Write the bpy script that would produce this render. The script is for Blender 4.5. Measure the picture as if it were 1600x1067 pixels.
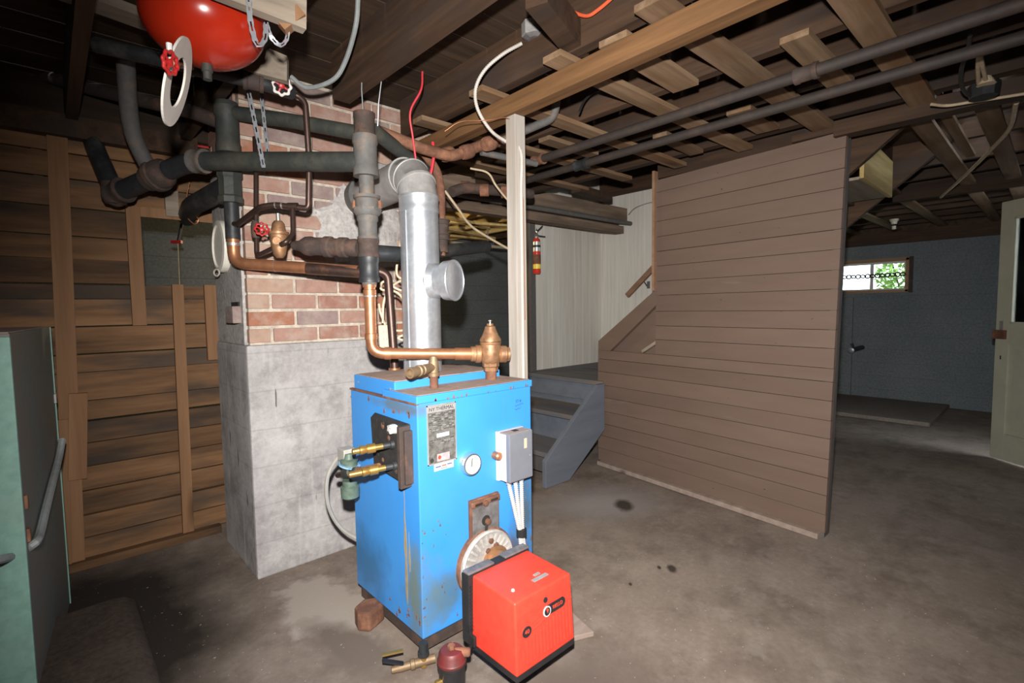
import bpy, bmesh, math, random
from mathutils import Vector, Matrix
random.seed(7)
for o in list(bpy.data.objects): bpy.data.objects.remove(o)
scene = bpy.context.scene
COL = scene.collection

# ------------------------------------------------------------------ camera
F = 785.0; HC = 1.25
YAW, PIT, ROL = math.radians(47.4), math.radians(3.75), math.radians(0.8)
FW = Vector((math.cos(YAW)*math.cos(PIT), math.sin(YAW)*math.cos(PIT), -math.sin(PIT)))
R0 = Vector((math.sin(YAW), -math.cos(YAW), 0)); U0 = R0.cross(FW)
RT = R0*math.cos(ROL) - U0*math.sin(ROL); UP = R0*math.sin(ROL) + U0*math.cos(ROL)
CP = Vector((0, 0, HC))
cd = bpy.data.cameras.new('camera'); cam = bpy.data.objects.new('camera', cd); COL.objects.link(cam)
cd.sensor_width = 36; cd.sensor_fit = 'HORIZONTAL'; cd.lens = F/1600*36; cd.clip_start = .05
M = Matrix.Identity(4)
for i in range(3):
    M[i][0] = RT[i]; M[i][1] = UP[i]; M[i][2] = -FW[i]; M[i][3] = CP[i]
cam.matrix_world = M
scene.camera = cam

# ------------------------------------------------------------------ sky, flash, exposure
w = bpy.data.worlds.new('sky'); scene.world = w; w.use_nodes = True
bg = w.node_tree.nodes['Background']; bg.inputs[0].default_value = (.82, .92, 1, 1); bg.inputs[1].default_value = 6.5
fd = bpy.data.lights.new('camera_flash', 'SPOT'); flash = bpy.data.objects.new('camera_flash', fd); COL.objects.link(flash)
fd.energy = 570; fd.spot_size = math.radians(118); fd.spot_blend = 1.0; fd.shadow_soft_size = .022
fd.color = (1, .97, .93)
FP = CP + Vector((0, 0, .17)) - RT*.015
flash.location = FP
FD = (FW + RT*.10 - UP*.17).normalized()
flash.rotation_euler = FD.to_track_quat('-Z', 'Y').to_euler()
vs = scene.view_settings
vs.view_transform = 'Standard'; vs.look = 'None'; vs.exposure = 0.0; vs.gamma = 1.0; vs.use_curve_mapping = False

# ------------------------------------------------------------------ survey helpers: photo survey -> metric positions
def ray(x, y): return FW + RT*((x-800)/F) - UP*((y-533.5)/F)
def D(x, y, d): return CP + ray(x, y)*d
def HP(x, y, ax, v):
    r = ray(x, y); return CP + r*((v-CP[ax])/r[ax])
def HX(x, y, v): return HP(x, y, 0, v)
def HY(x, y, v): return HP(x, y, 1, v)
def HZ(x, y, v): return HP(x, y, 2, v)
def VZ(x, y, py):
    k = (533.5-py)/F; a = UP - FW*k
    return HC - (x*a[0]+y*a[1])/a[2]
def px(n, d): return n*d/F

# ------------------------------------------------------------------ materials
MATS = {}
def newmat(name):
    m = bpy.data.materials.new(name); m.use_nodes = True
    nt = m.node_tree; b = nt.nodes['Principled BSDF']; MATS[name] = m
    return m, nt, b
def N(nt, t, **k):
    n = nt.nodes.new(t)
    for a, v in k.items(): setattr(n, a, v)
    return n
def L(nt, a, b): nt.links.new(a, b)
def ramp(nt, fac, stops):
    r = N(nt, 'ShaderNodeValToRGB'); e = r.color_ramp.elements
    while len(e) < len(stops): e.new(.5)
    for q, (p, c) in zip(e, stops):
        q.position = p; q.color = (c[0], c[1], c[2], 1) if not isinstance(c, (int, float)) else (c, c, c, 1)
    L(nt, fac, r.inputs[0]); return r.outputs[0]
def noise(nt, vec, scale, detail=5, rough=.6):
    n = N(nt, 'ShaderNodeTexNoise'); n.inputs['Scale'].default_value = scale
    n.inputs['Detail'].default_value = detail; n.inputs['Roughness'].default_value = rough
    if vec is not None: L(nt, vec, n.inputs['Vector'])
    return n.outputs['Fac']
def coords(nt, sc=(1, 1, 1), rnd=0.0):
    tc = N(nt, 'ShaderNodeTexCoord'); mp = N(nt, 'ShaderNodeMapping'); mp.inputs['Scale'].default_value = sc
    L(nt, tc.outputs['Object'], mp.inputs['Vector'])
    if rnd:
        oi = N(nt, 'ShaderNodeObjectInfo'); ml = N(nt, 'ShaderNodeMath', operation='MULTIPLY'); ml.inputs[1].default_value = rnd
        L(nt, oi.outputs['Random'], ml.inputs[0]); cb = N(nt, 'ShaderNodeCombineXYZ')
        for i in range(3): L(nt, ml.outputs[0], cb.inputs[i])
        L(nt, cb.outputs[0], mp.inputs['Location'])
    return mp.outputs[0]
def mix(nt, fac, a, b, mode='MIX'):
    m = N(nt, 'ShaderNodeMix', data_type='RGBA', blend_type=mode)
    for s, v in ((m.inputs[0], fac), (m.inputs[6], a), (m.inputs[7], b)):
        if isinstance(v, (int, float)): s.default_value = v
        elif isinstance(v, (tuple, list)): s.default_value = (v[0], v[1], v[2], 1)
        else: L(nt, v, s)
    return m.outputs[2]
def bump(nt, b, h, st=.3, dist=.01):
    n = N(nt, 'ShaderNodeBump'); n.inputs['Strength'].default_value = st; n.inputs['Distance'].default_value = dist
    L(nt, h, n.inputs['Height']); L(nt, n.outputs[0], b.inputs['Normal'])
def plain(name, c, rough=.5, metal=0, var=.12, sc=30, bumpst=0, spec=None):
    m, nt, b = newmat(name)
    v = coords(nt); f = noise(nt, v, sc)
    L(nt, ramp(nt, f, [(.3, tuple(x*(1-var) for x in c)), (.7, tuple(min(1, x*(1+var)) for x in c))]), b.inputs['Base Color'])
    b.inputs['Roughness'].default_value = rough; b.inputs['Metallic'].default_value = metal
    if spec is not None: b.inputs['Specular IOR Level'].default_value = spec
    if bumpst: bump(nt, b, f, bumpst, .004)
    return m
def grime(name, c, dirt, amt=(.5, .7), rough=.6, metal=0, sc=6, bumpst=.15, fine=40):
    """a base colour with irregular patches of a second one (rust, dust, tarnish)"""
    m, nt, b = newmat(name)
    v = coords(nt, rnd=3.0); f = noise(nt, v, sc, 8, .65); g = noise(nt, v, fine, 4)
    base = ramp(nt, g, [(.3, tuple(x*.85 for x in c)), (.7, tuple(min(1, x*1.1) for x in c))])
    L(nt, mix(nt, ramp(nt, f, [(amt[0], 0), (amt[1], 1)]), base, dirt), b.inputs['Base Color'])
    b.inputs['Roughness'].default_value = rough; b.inputs['Metallic'].default_value = metal
    bump(nt, b, g, bumpst, .004)
    return m
def wood(name, c1, c2, ax='X', rough=.75, stain=None, var=.35, knot=True, across=22, bst=.25):
    m, nt, b = newmat(name)
    sc = {'X': (1.3, across, across), 'Y': (across, 1.3, across), 'Z': (across, across, 1.3)}[ax]
    v = coords(nt, sc, 40.0); g = noise(nt, v, 1.0, 6, .65)
    sc2 = {'X': (2, 7, 7), 'Y': (7, 2, 7), 'Z': (7, 7, 2)}[ax]
    v2 = coords(nt, sc2, 17.0); k = noise(nt, v2, 1.0, 3, .5)
    col = ramp(nt, g, [(.25, c1), (.72, c2)])
    if knot:
        vo = N(nt, 'ShaderNodeTexVoronoi'); vo.inputs['Scale'].default_value = .55
        L(nt, v2, vo.inputs['Vector'])
        col = mix(nt, ramp(nt, vo.outputs['Distance'], [(.06, .85), (.17, 0)]), col, tuple(x*.35 for x in c1))
    if stain: col = mix(nt, ramp(nt, k, [(.48, 0), (.66, .8)]), col, stain)
    oi = N(nt, 'ShaderNodeObjectInfo')
    col = mix(nt, 1.0, col, ramp(nt, oi.outputs['Random'], [(0, 1-var), (1, 1.0)]), 'MULTIPLY')
    L(nt, col, b.inputs['Base Color']); b.inputs['Roughness'].default_value = rough
    b.inputs['Specular IOR Level'].default_value = .25
    bump(nt, b, g, bst, .006)
    return m
def concrete(name, c1, c2, sc=2.2, rough=.9, streak=None, bst=.25, form=None, formd=.55, fine=.35, dark=None):
    m, nt, b = newmat(name)
    v = coords(nt); f = noise(nt, v, sc, 10, .68); g = noise(nt, v, 45, 5, .7)
    col = ramp(nt, f, [(.3, c1), (.7, c2)])
    col = mix(nt, fine, col, ramp(nt, g, [(.35, tuple(x*.6 for x in c1)), (.65, tuple(min(1, x*1.25) for x in c2))]))
    if streak:
        v2 = coords(nt, (14, 14, .7)); s = noise(nt, v2, 1, 4)
        col = mix(nt, ramp(nt, s, [(.5, 0), (.68, .6)]), col, streak)
    if form:   # faint seams left by horizontal form boards
        sp = N(nt, 'ShaderNodeSeparateXYZ'); L(nt, v, sp.inputs[0])
        ml = N(nt, 'ShaderNodeMath', operation='MULTIPLY_ADD'); ml.inputs[1].default_value = 1/form
        L(nt, sp.outputs[2], ml.inputs[0])
        nz = N(nt, 'ShaderNodeMath', operation='MULTIPLY'); nz.inputs[1].default_value = .22; L(nt, noise(nt, v, 1.4, 2), nz.inputs[0]); L(nt, nz.outputs[0], ml.inputs[2])
        fr = N(nt, 'ShaderNodeMath', operation='FRACT'); L(nt, ml.outputs[0], fr.inputs[0])
        col = mix(nt, ramp(nt, fr.outputs[0], [(0, formd), (.03, 0), (.97, 0), (1, formd)]), col, tuple(x*.45 for x in c1))
    if dark is not None: pass
    L(nt, col, b.inputs['Base Color']); b.inputs['Roughness'].default_value = rough
    b.inputs['Specular IOR Level'].default_value = .2
    bump(nt, b, g, bst, .008)
    return m, nt, b, col

def blob3(nt, vec, c, rad, lo, hi, ang=0, rough=.35, sc=2.2):
    """mask of a stain with a ragged outline, fixed on the surface"""
    mp = N(nt, 'ShaderNodeMapping', vector_type='TEXTURE'); mp.inputs['Location'].default_value = c
    mp.inputs['Scale'].default_value = rad; mp.inputs['Rotation'].default_value = (0, 0, ang)
    tc = N(nt, 'ShaderNodeTexCoord'); L(nt, tc.outputs['Object'], mp.inputs[0])
    ln = N(nt, 'ShaderNodeVectorMath', operation='LENGTH'); L(nt, mp.outputs[0], ln.inputs[0])
    nz = N(nt, 'ShaderNodeMath', operation='MULTIPLY_ADD'); nz.inputs[1].default_value = rough*2
    L(nt, noise(nt, vec, sc, 6, .6), nz.inputs[0]); L(nt, ln.outputs['Value'], nz.inputs[2])
    sb = N(nt, 'ShaderNodeMath', operation='SUBTRACT'); sb.inputs[1].default_value = rough; L(nt, nz.outputs[0], sb.inputs[0])
    return ramp(nt, sb.outputs[0], [(lo, 1), (hi, 0)])
wood('plank_wood', (.085, .042, .02), (.36, .19, .09), 'X', stain=(.06, .05, .042), across=14, var=.5)
wood('batten_wood', (.21, .105, .05), (.33, .18, .092), 'Z', stain=None, var=.2)
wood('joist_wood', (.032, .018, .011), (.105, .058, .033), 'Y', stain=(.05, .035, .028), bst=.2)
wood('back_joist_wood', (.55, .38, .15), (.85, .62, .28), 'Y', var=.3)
wood('subfloor_wood', (.03, .02, .013), (.095, .058, .036), 'X', bst=.15)
wood('strap_wood', (.13, .075, .04), (.33, .22, .135), 'X', stain=(.16, .085, .04), var=.4)
wood('beam_wood', (.085, .04, .017), (.23, .118, .05), 'Y', var=.1)
wood('beam_wood_x', (.12, .08, .055), (.30, .22, .16), 'X', stain=(.12, .085, .06), var=.2)
wood('grey_board', (.2, .16, .12), (.40, .33, .26), 'X', var=.2)
wood('grey_board_y', (.2, .16, .12), (.40, .33, .26), 'Y', var=.2)
wood('post_wood', (.25, .22, .19), (.42, .385, .345), 'Z', var=.05, stain=(.33, .24, .17))
wood('yellow_wood', (.30, .21, .07), (.55, .42, .19), 'X', var=.1)
wood('rail_wood', (.22, .12, .07), (.32, .19, .12), 'Y', var=.1, knot=False)
wood('window_wood', (.26, .15, .08), (.45, .3, .18), 'Y', var=.1)
wood('dusty_plank', (.24, .18, .15), (.40, .31, .26), 'X', var=.1)
wood('brown_paint', (.152, .102, .078), (.182, .126, .098), 'Y', rough=.6, var=.1, across=9, bst=.1, knot=False)
wood('grey_paint_wood', (.10, .105, .12), (.17, .175, .19), 'Y', rough=.65, stain=(.21, .16, .13), var=.1, across=9)
wood('grey_paint_board', (.115, .13, .16), (.165, .185, .22), 'X', rough=.6, var=.08, knot=False, across=9)
wood('white_panel', (.52, .485, .43), (.70, .67, .61), 'Z', rough=.6, var=.06, knot=False, across=30, bst=.08)
plain('dark_post_and_gap', (.10, .09, .085), .7)
concrete('wall_concrete', (.10, .115, .12), (.17, .185, .185), 1.6, form=.2)
concrete('blue_concrete', (.125, .145, .158), (.20, .222, .235), 1.3, form=.17, formd=.3)
concrete('chimney_concrete', (.27, .252, .247), (.55, .522, .515), 1.7, form=.18, formd=.25, bst=.2, fine=.15)
m, nt, b = MATS['chimney_concrete'], MATS['chimney_concrete'].node_tree, MATS['chimney_concrete'].node_tree.nodes['Principled BSDF']
col = b.inputs['Base Color'].links[0].from_socket; cvv = coords(nt)
col = mix(nt, ramp(nt, noise(nt, cvv, 5, 9, .72), [(.47, 0), (.68, .7)]), col, (.17, .155, .15))
col = mix(nt, ramp(nt, noise(nt, coords(nt, (18, 18, 1.1)), 1, 5, .6), [(.55, 0), (.72, .5)]), col, (.62, .60, .59))
col = mix(nt, ramp(nt, noise(nt, coords(nt, (9, 9, 1.3)), 2.1, 3, .6), [(.68, 0), (.70, .8)]), col, (.07, .065, .065))
L(nt, col, b.inputs['Base Color'])
concrete('parging', (.3, .28, .265), (.56, .53, .51), 8, bst=.6)
concrete('mortar', (.40, .34, .28), (.62, .55, .46), 20, bst=.5)
concrete('curb_concrete', (.035, .026, .021), (.085, .065, .052), 4, rough=.8)
concrete('slab_concrete', (.15, .12, .10), (.22, .185, .155), 4)
m = MATS['brown_paint']; nt = m.node_tree; b = nt.nodes['Principled BSDF']
col = b.inputs['Base Color'].links[0].from_socket
col = mix(nt, ramp(nt, noise(nt, coords(nt, (30, 30, 55)), 1, 2, .5), [(.74, 0), (.78, .7)]), col, (.03, .022, .018))
col = mix(nt, ramp(nt, noise(nt, coords(nt, (2, 2, 22)), 1, 4, .6), [(.66, 0), (.74, .35)]), col, (.24, .19, .16))
L(nt, col, b.inputs['Base Color'])
# floor: worn brown-grey concrete, oil-dark patch in the corner by the plank wall, pale patches
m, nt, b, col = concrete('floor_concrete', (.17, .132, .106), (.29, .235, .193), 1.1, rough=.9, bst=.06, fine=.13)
tcv = coords(nt)
def blob(cx, cy, rx, ry, lo, hi, ang=0, rough=.35, sc=2.2): return blob3(nt, tcv, (cx, cy, 0), (rx, ry, 1000), lo, hi, ang, rough, sc)
mott = noise(nt, tcv, 3.2, 8, .7)
col = mix(nt, ramp(nt, mott, [(.46, 0), (.66, .75)]), col, (.125, .094, .076))
mot2 = noise(nt, tcv, 9, 6, .7)
col = mix(nt, ramp(nt, mot2, [(.5, 0), (.7, .4)]), col, (.33, .285, .245))
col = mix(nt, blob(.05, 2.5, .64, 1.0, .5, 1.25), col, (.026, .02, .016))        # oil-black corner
col = mix(nt, blob(.80, 2.05, .30, .52, .45, .58, .15, .55, 5), col, (.34, .29, .245))   # pale rough patch beside boiler
col = mix(nt, blob(.76, 1.75, .12, .3, .5, 1.0, .2, .6, 4), col, (.15, .118, .095))
col = mix(nt, blob(2.55, 1.95, .55, .35, .2, 1.1, -.5), col, (.29, .265, .255))       # paler, greyer patch near board wall
col = mix(nt, blob(1.15, .95, .5, .35, .3, 1.1, .3), col, (.13, .098, .082))
for (cx, cy, r) in ((2.62, 1.82, .09), (2.126, 1.204, .035), (2.093, 1.253, .015), (1.87, 1.265, .012)):
    col = mix(nt, blob(cx, cy, r*1.4, r*.8, .5, 1.2, .7, .3, 12), col, (.055, .042, .034))
sp = noise(nt, tcv, 90, 2, .5)
col = mix(nt, ramp(nt, sp, [(.73, 0), (.77, .7)]), col, (.6, .56, .52))
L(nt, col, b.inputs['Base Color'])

grime('brick_a', (.31, .155, .115), (.43, .35, .29), (.48, .80), .85, sc=11, bumpst=.5, fine=30)
grime('brick_b', (.36, .21, .165), (.43, .35, .29), (.48, .80), .85, sc=11, bumpst=.5, fine=30)
grime('brick_c', (.34, .145, .085), (.43, .35, .29), (.48, .80), .85, sc=11, bumpst=.5, fine=30)
grime('brick_d', (.27, .195, .18), (.43, .35, .29), (.48, .80), .85, sc=11, bumpst=.5, fine=30)
grime('brick_e', (.41, .27, .20), (.43, .35, .29), (.48, .80), .85, sc=11, bumpst=.5, fine=30)
m, nt, b = newmat('boiler_blue')
bv_ = coords(nt)
col = ramp(nt, noise(nt, bv_, 3.5, 7, .6), [(.3, (.04, .25, .66)), (.7, (.05, .28, .70))])
for c_, r_, lo, hi, cc in (((1.42, 1.484, .36), (.10, .2, .30), .2, 1.1, (.06, .11, .17)), ((1.02, 1.484, .21), (.13, .2, .10), .3, 1.2, (.06, .16, .30)), ((1.33, 1.484, .20), (.12, .2, .16), .3, 1.0, (.10, .06, .04)),
                           ((.915, 1.53, .22), (.2, .07, .20), .3, 1.2, (.13, .19, .20)), ((.915, 1.9, .2), (.2, .2, .2), .3, 1.2, (.035, .16, .36)), ((.915, 1.6, .9), (.2, .3, .03), .3, 1.1, (.10, .17, .26))):
    col = mix(nt, blob3(nt, bv_, c_, r_, lo, hi, 0, .7, 9), col, cc)
scr = noise(nt, coords(nt, (60, 60, 4)), 1, 5, .7)
col = mix(nt, ramp(nt, scr, [(.62, 0), (.74, .35)]), col, (.16, .22, .27))
L(nt, col, b.inputs['Base Color']); b.inputs['Roughness'].default_value = .42
grime('boiler_dust', (.36, .26, .21), (.20, .12, .085), (.5, .75), .9, sc=9)
grime('rust', (.13, .055, .032), (.28, .13, .07), (.45, .7), .85, sc=14, bumpst=.5)
grime('rust_dark', (.05, .034, .028), (.14, .07, .045), (.5, .75), .8, sc=12, bumpst=.5)
grime('pipe_brown', (.032, .023, .019), (.065, .04, .03), (.5, .8), .7, sc=6, bumpst=.3)
grime('iron_black', (.03, .032, .035), (.085, .08, .07), (.5, .75), .5, .2, sc=10, bumpst=.25)
grime('iron_green', (.034, .037, .034), (.075, .07, .05), (.45, .75), .6, sc=9, bumpst=.35)
grime('iron_grey', (.10, .095, .09), (.19, .13, .09), (.5, .75), .7, sc=14, bumpst=.5)
grime('copper', (.50, .22, .11), (.27, .11, .055), (.48, .8), .4, .65, sc=8, bumpst=.03)
grime('copper_dark', (.09, .055, .045), (.34, .15, .08), (.58, .8), .42, .7, sc=7, bumpst=.1)
grime('solder', (.62, .6, .56), (.4, .32, .26), (.5, .8), .4, .8, sc=30)
grime('bronze', (.38, .205, .105), (.16, .08, .045), (.45, .72), .5, .5, sc=16, bumpst=.4)
grime('brass', (.66, .42, .13), (.40, .22, .07), (.5, .8), .32, .85, sc=20, bumpst=.05)
grime('brass_old', (.27, .19, .11), (.16, .09, .055), (.45, .75), .6, .5, sc=20, bumpst=.3)
grime('galvanised', (.66, .69, .73), (.50, .53, .58), (.4, .65), .36, .75, sc=9, bumpst=.03, fine=60)
grime('galvanised_dull', (.42, .41, .40), (.30, .28, .27), (.4, .7), .6, .4, sc=9)
grime('burner_red', (.80, .055, .032), (.62, .05, .035), (.55, .9), .42, sc=4, bumpst=.02)
plain('tank_red', (.38, .02, .006), .22, var=.05)
plain('wheel_red', (.36, .015, .015), .4, var=.2)
grime('cap_red', (.14, .02, .02), (.07, .03, .025), (.4, .7), .5, sc=25)
plain('wheel_white', (.72, .68, .64), .5)
plain('black_plastic', (.018, .018, .02), .45, var=.2)
plain('soot_and_hole_dark', (.016, .014, .013), .8, var=.4, bumpst=.4)  # sooty black, also painted as the shade inside slots, gaps and holes
grime('grey_plate', (.25, .24, .24), (.10, .09, .09), (.4, .7), .45, .4, sc=18)
grime('nameplate_metal', (.20, .195, .18), (.10, .097, .09), (.42, .62), .5, .3, sc=60)
plain('steel_grey', (.17, .178, .205), .45, var=.05)
plain('white_enamel', (.55, .54, .53), .4, var=.05)
plain('aluminium_cast', (.44, .41, .385), .7, .2, var=.2, sc=40, bumpst=.4)
plain('chrome', (.75, .75, .76), .2, .9, var=.05)
plain('white_label', (.58, .58, .56), .6, var=.04)
plain('pink_label', (.42, .32, .33), .6, var=.2, sc=90)
plain('cream_plastic', (.55, .46, .33), .5, var=.06)
plain('cream_lid', (.80, .75, .66), .5, var=.08)
plain('hose_grey', (.36, .345, .31), .55, var=.08)
plain('cable_white', (.43, .39, .35), .55, var=.1)
plain('cable_black', (.02, .018, .018), .5, var=.2)
plain('cable_grey', (.26, .28, .28), .6, var=.15)
plain('cable_red', (.55, .035, .05), .45, var=.1)
plain('cable_orange', (.62, .10, .04), .45, var=.1)
plain('cable_tan', (.46, .36, .24), .55, var=.15)
plain('armoured_white', (.52, .50, .48), .45, .1, var=.1)
plain('ink_blue', (.03, .07, .28), .6)
plain('ink_black', (.03, .03, .03), .6)
plain('ink_grey', (.25, .25, .25), .6)
plain('logo_red', (.85, .06, .03), .5, var=.03)
plain('gasket', (.60, .56, .51), .85, var=.1, sc=12, bumpst=.2)
plain('ext_red', (.62, .04, .02), .3, var=.05)
plain('ext_silver', (.72, .72, .7), .3, .6, var=.1)
plain('ext_yellow', (.85, .72, .08), .4, var=.05)
plain('door_paint', (.48, .47, .37), .5, var=.08, sc=8)
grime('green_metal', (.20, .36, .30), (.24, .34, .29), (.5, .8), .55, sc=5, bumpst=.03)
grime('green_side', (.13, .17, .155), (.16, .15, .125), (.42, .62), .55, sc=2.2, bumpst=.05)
plain('vinyl_frame', (.62, .62, .60), .4, var=.04)
plain('chain_steel', (.05, .05, .05), .5, .3)
plain('zinc_strap', (.46, .48, .52), .4, .6, var=.15)
plain('leaf_green', (.16, .30, .06), .6, var=.5, sc=6)
plain('porcelain', (.66, .62, .5), .35, var=.04)
plain('green_enamel', (.09, .13, .10), .5, var=.3, sc=30)
plain('plate_blue', (.20, .36, .52), .4, var=.5, sc=40)
plain('asphalt_lawn', (.22, .26, .12), .9, var=.3)
m, nt, b = newmat('glass')
b.inputs['Base Color'].default_value = (.9, .95, .93, 1); b.inputs['Roughness'].default_value = .03
tr = N(nt, 'ShaderNodeBsdfTransparent'); gl = N(nt, 'ShaderNodeBsdfGlossy'); gl.inputs['Roughness'].default_value = .04
ms = N(nt, 'ShaderNodeMixShader'); fr = N(nt, 'ShaderNodeFresnel'); L(nt, fr.outputs[0], ms.inputs[0]); L(nt, tr.outputs[0], ms.inputs[1]); L(nt, gl.outputs[0], ms.inputs[2])
L(nt, ms.outputs[0], nt.nodes['Material Output'].inputs['Surface'])

# ------------------------------------------------------------------ mesh helpers
def tag(o, label, cat, group=None):
    o['label'] = label; o['category'] = cat
    if group: o['group'] = group
    return o
def struct(o, label=None):
    o['kind'] = 'structure'
    if label: o['label'] = label
    return o
def link(o, parent=None):
    COL.objects.link(o)
    if parent is not None:
        o.parent = parent; o.matrix_parent_inverse = PINV.get(parent.name, Matrix.Identity(4))
    return o
PINV = {}
def empty(name, loc):
    o = bpy.data.objects.new(name, None); o.empty_display_size = .05; o.location = loc; COL.objects.link(o)
    PINV[o.name] = Matrix.Translation(-Vector(loc)); return o
def thing(name, loc, label, cat, group=None):
    return tag(empty(name, loc), label, cat, group)
def mk(name, verts, faces, mat, parent=None, smooth=False, bevel=0, seg=2, mats=None, fm=None):
    me = bpy.data.meshes.new(name); me.from_pydata([tuple(v) for v in verts], [], faces)
    bm = bmesh.new(); bm.from_mesh(me)
    bmesh.ops.recalc_face_normals(bm, faces=bm.faces)
    if bevel: bmesh.ops.bevel(bm, geom=[e for e in bm.edges], offset=bevel, segments=seg, affect='EDGES', profile=.6)
    if smooth:
        for f in bm.faces: f.smooth = True
        lim = math.radians(38)
        for e in bm.edges:
            if len(e.link_faces) == 2 and e.calc_face_angle(0) > lim: e.smooth = False
    bm.to_mesh(me); bm.free()
    if isinstance(mat, str): mat = MATS[mat]
    me.materials.append(mat)
    o = bpy.data.objects.new(name, me); link(o, parent); return o
BOXF = [(0, 3, 2, 1), (4, 5, 6, 7), (0, 1, 5, 4), (1, 2, 6, 5), (2, 3, 7, 6), (3, 0, 4, 7)]
def box(name, a, b, mat, parent=None, bevel=0):
    (x0, y0, z0), (x1, y1, z1) = a, b
    v = [(x0, y0, z0), (x1, y0, z0), (x1, y1, z0), (x0, y1, z0), (x0, y0, z1), (x1, y0, z1), (x1, y1, z1), (x0, y1, z1)]
    return mk(name, v, BOXF, mat, parent, False, bevel)
def frame(o, xa, ya):
    xa = Vector(xa).normalized(); ya = Vector(ya); za = xa.cross(ya).normalized(); ya = za.cross(xa)
    return Matrix(((xa[0], ya[0], za[0], o[0]), (xa[1], ya[1], za[1], o[1]), (xa[2], ya[2], za[2], o[2]), (0, 0, 0, 1)))
def fbox(name, fr, a, b, mat, parent=None, bevel=0):
    (x0, y0, z0), (x1, y1, z1) = a, b
    v = [(x0, y0, z0), (x1, y0, z0), (x1, y1, z0), (x0, y1, z0), (x0, y0, z1), (x1, y0, z1), (x1, y1, z1), (x0, y1, z1)]
    return mk(name, [fr @ Vector(q) for q in v], BOXF, mat, parent, False, bevel)
def bar(name, p, q, wd, ht, mat, parent=None, up=(0, 0, 1), bevel=0):
    p, q = Vector(p), Vector(q); d = (q-p).normalized(); up = Vector(up)
    s = d.cross(up).normalized(); u = s.cross(d)
    v = []
    for c in (p, q):
        for i, j in ((-1, -1), (1, -1), (1, 1), (-1, 1)): v.append(c + s*(i*wd/2) + u*(j*ht/2))
    return mk(name, v, [(0, 1, 2, 3), (7, 6, 5, 4), (0, 4, 5, 1), (1, 5, 6, 2), (2, 6, 7, 3), (3, 7, 4, 0)], mat, parent, False, bevel)
def prism(name, poly, fr, t0, t1, mat, parent=None, bevel=0, smooth=False):
    n = len(poly); v = [fr @ Vector((x, y, t0)) for x, y in poly] + [fr @ Vector((x, y, t1)) for x, y in poly]
    f = [tuple(range(n))[::-1], tuple(range(n, 2*n))] + [(i, (i+1) % n, n+(i+1) % n, n+i) for i in range(n)]
    return mk(name, v, f, mat, parent, smooth, bevel)
def fillet(pts, r, n=6):
    pts = [Vector(p) for p in pts]
    if len(pts) < 3 or r <= 0: return pts
    out = [pts[0]]
    for i in range(1, len(pts)-1):
        a, b, c = pts[i-1], pts[i], pts[i+1]
        da, dc = a-b, c-b; k = min(r, da.length*.49, dc.length*.49)
        p0, p2 = b+da.normalized()*k, b+dc.normalized()*k
        for j in range(n+1):
            t = j/n; out.append(p0*(1-t)**2 + b*(2*t*(1-t)) + p2*t*t)
    out.append(pts[-1]); return out
def spline(pts, n=6):
    pts = [Vector(p) for p in pts]; out = []
    P = [pts[0]*2-pts[1]] + pts + [pts[-1]*2-pts[-2]]
    for i in range(1, len(P)-2):
        a, b, c, d = P[i-1:i+3]
        for j in range(n):
            t = j/n
            out.append(((b*2)+(c-a)*t+(a*2-b*5+c*4-d)*t*t+(b*3-a-c*3+d)*t**3)*.5)
    out.append(pts[-1]); return out
def tube(name, pts, r, mat, parent=None, n=12, fil=0, rib=None, smoothpath=False):
    path = spline(pts) if smoothpath else fillet(pts, fil)
    if rib:   # resample so that an armoured cable shows its turns
        L0 = [0]
        for a, b in zip(path, path[1:]): L0.append(L0[-1]+(b-a).length)
        m = max(2, int(L0[-1]/rib)*2); res = []; j = 0
        for k in range(m+1):
            s = L0[-1]*k/m
            while j < len(L0)-2 and L0[j+1] < s: j += 1
            t = (s-L0[j])/max(1e-9, L0[j+1]-L0[j]); res.append(path[j].lerp(path[j+1], t))
        path = res
    vs_, fs = [], []; up = None
    for i, p in enumerate(path):
        d = (path[min(i+1, len(path)-1)] - path[max(i-1, 0)]).normalized()
        if up is None: up = Vector((0, 0, 1)) if abs(d.z) < .9 else Vector((1, 0, 0))
        s = d.cross(up); s = s.normalized() if s.length > 1e-6 else Vector((1, 0, 0)); up = s.cross(d)
        rr = r*(.82 if rib and i % 2 else 1)
        for k in range(n):
            a = 2*math.pi*k/n; vs_.append(p + s*(math.cos(a)*rr) + up*(math.sin(a)*rr))
    m = len(path)
    for i in range(m-1):
        for k in range(n): fs.append((i*n+k, i*n+(k+1) % n, (i+1)*n+(k+1) % n, (i+1)*n+k))
    fs.append(tuple(range(n))[::-1]); fs.append(tuple(range((m-1)*n, m*n)))
    return mk(name, vs_, fs, mat, parent, True)
def lathe(name, o, d, prof, mat, parent=None, n=20, hexn=None):
    """prof: (distance along axis, radius)"""
    o = Vector(o); d = Vector(d).normalized(); up = Vector((0, 0, 1)) if abs(d.z) < .9 else Vector((1, 0, 0))
    s = d.cross(up).normalized(); u = s.cross(d); n = hexn or n; v, f = [], []
    for t, r in prof:
        for k in range(n):
            a = 2*math.pi*k/n; v.append(o + d*t + s*(math.cos(a)*max(r, 1e-4)) + u*(math.sin(a)*max(r, 1e-4)))
    m = len(prof)
    for i in range(m-1):
        for k in range(n): f.append((i*n+k, i*n+(k+1) % n, (i+1)*n+(k+1) % n, (i+1)*n+k))
    f.append(tuple(range(n))[::-1]); f.append(tuple(range((m-1)*n, m*n)))
    return mk(name, v, f, mat, parent, hexn is None)
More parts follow.
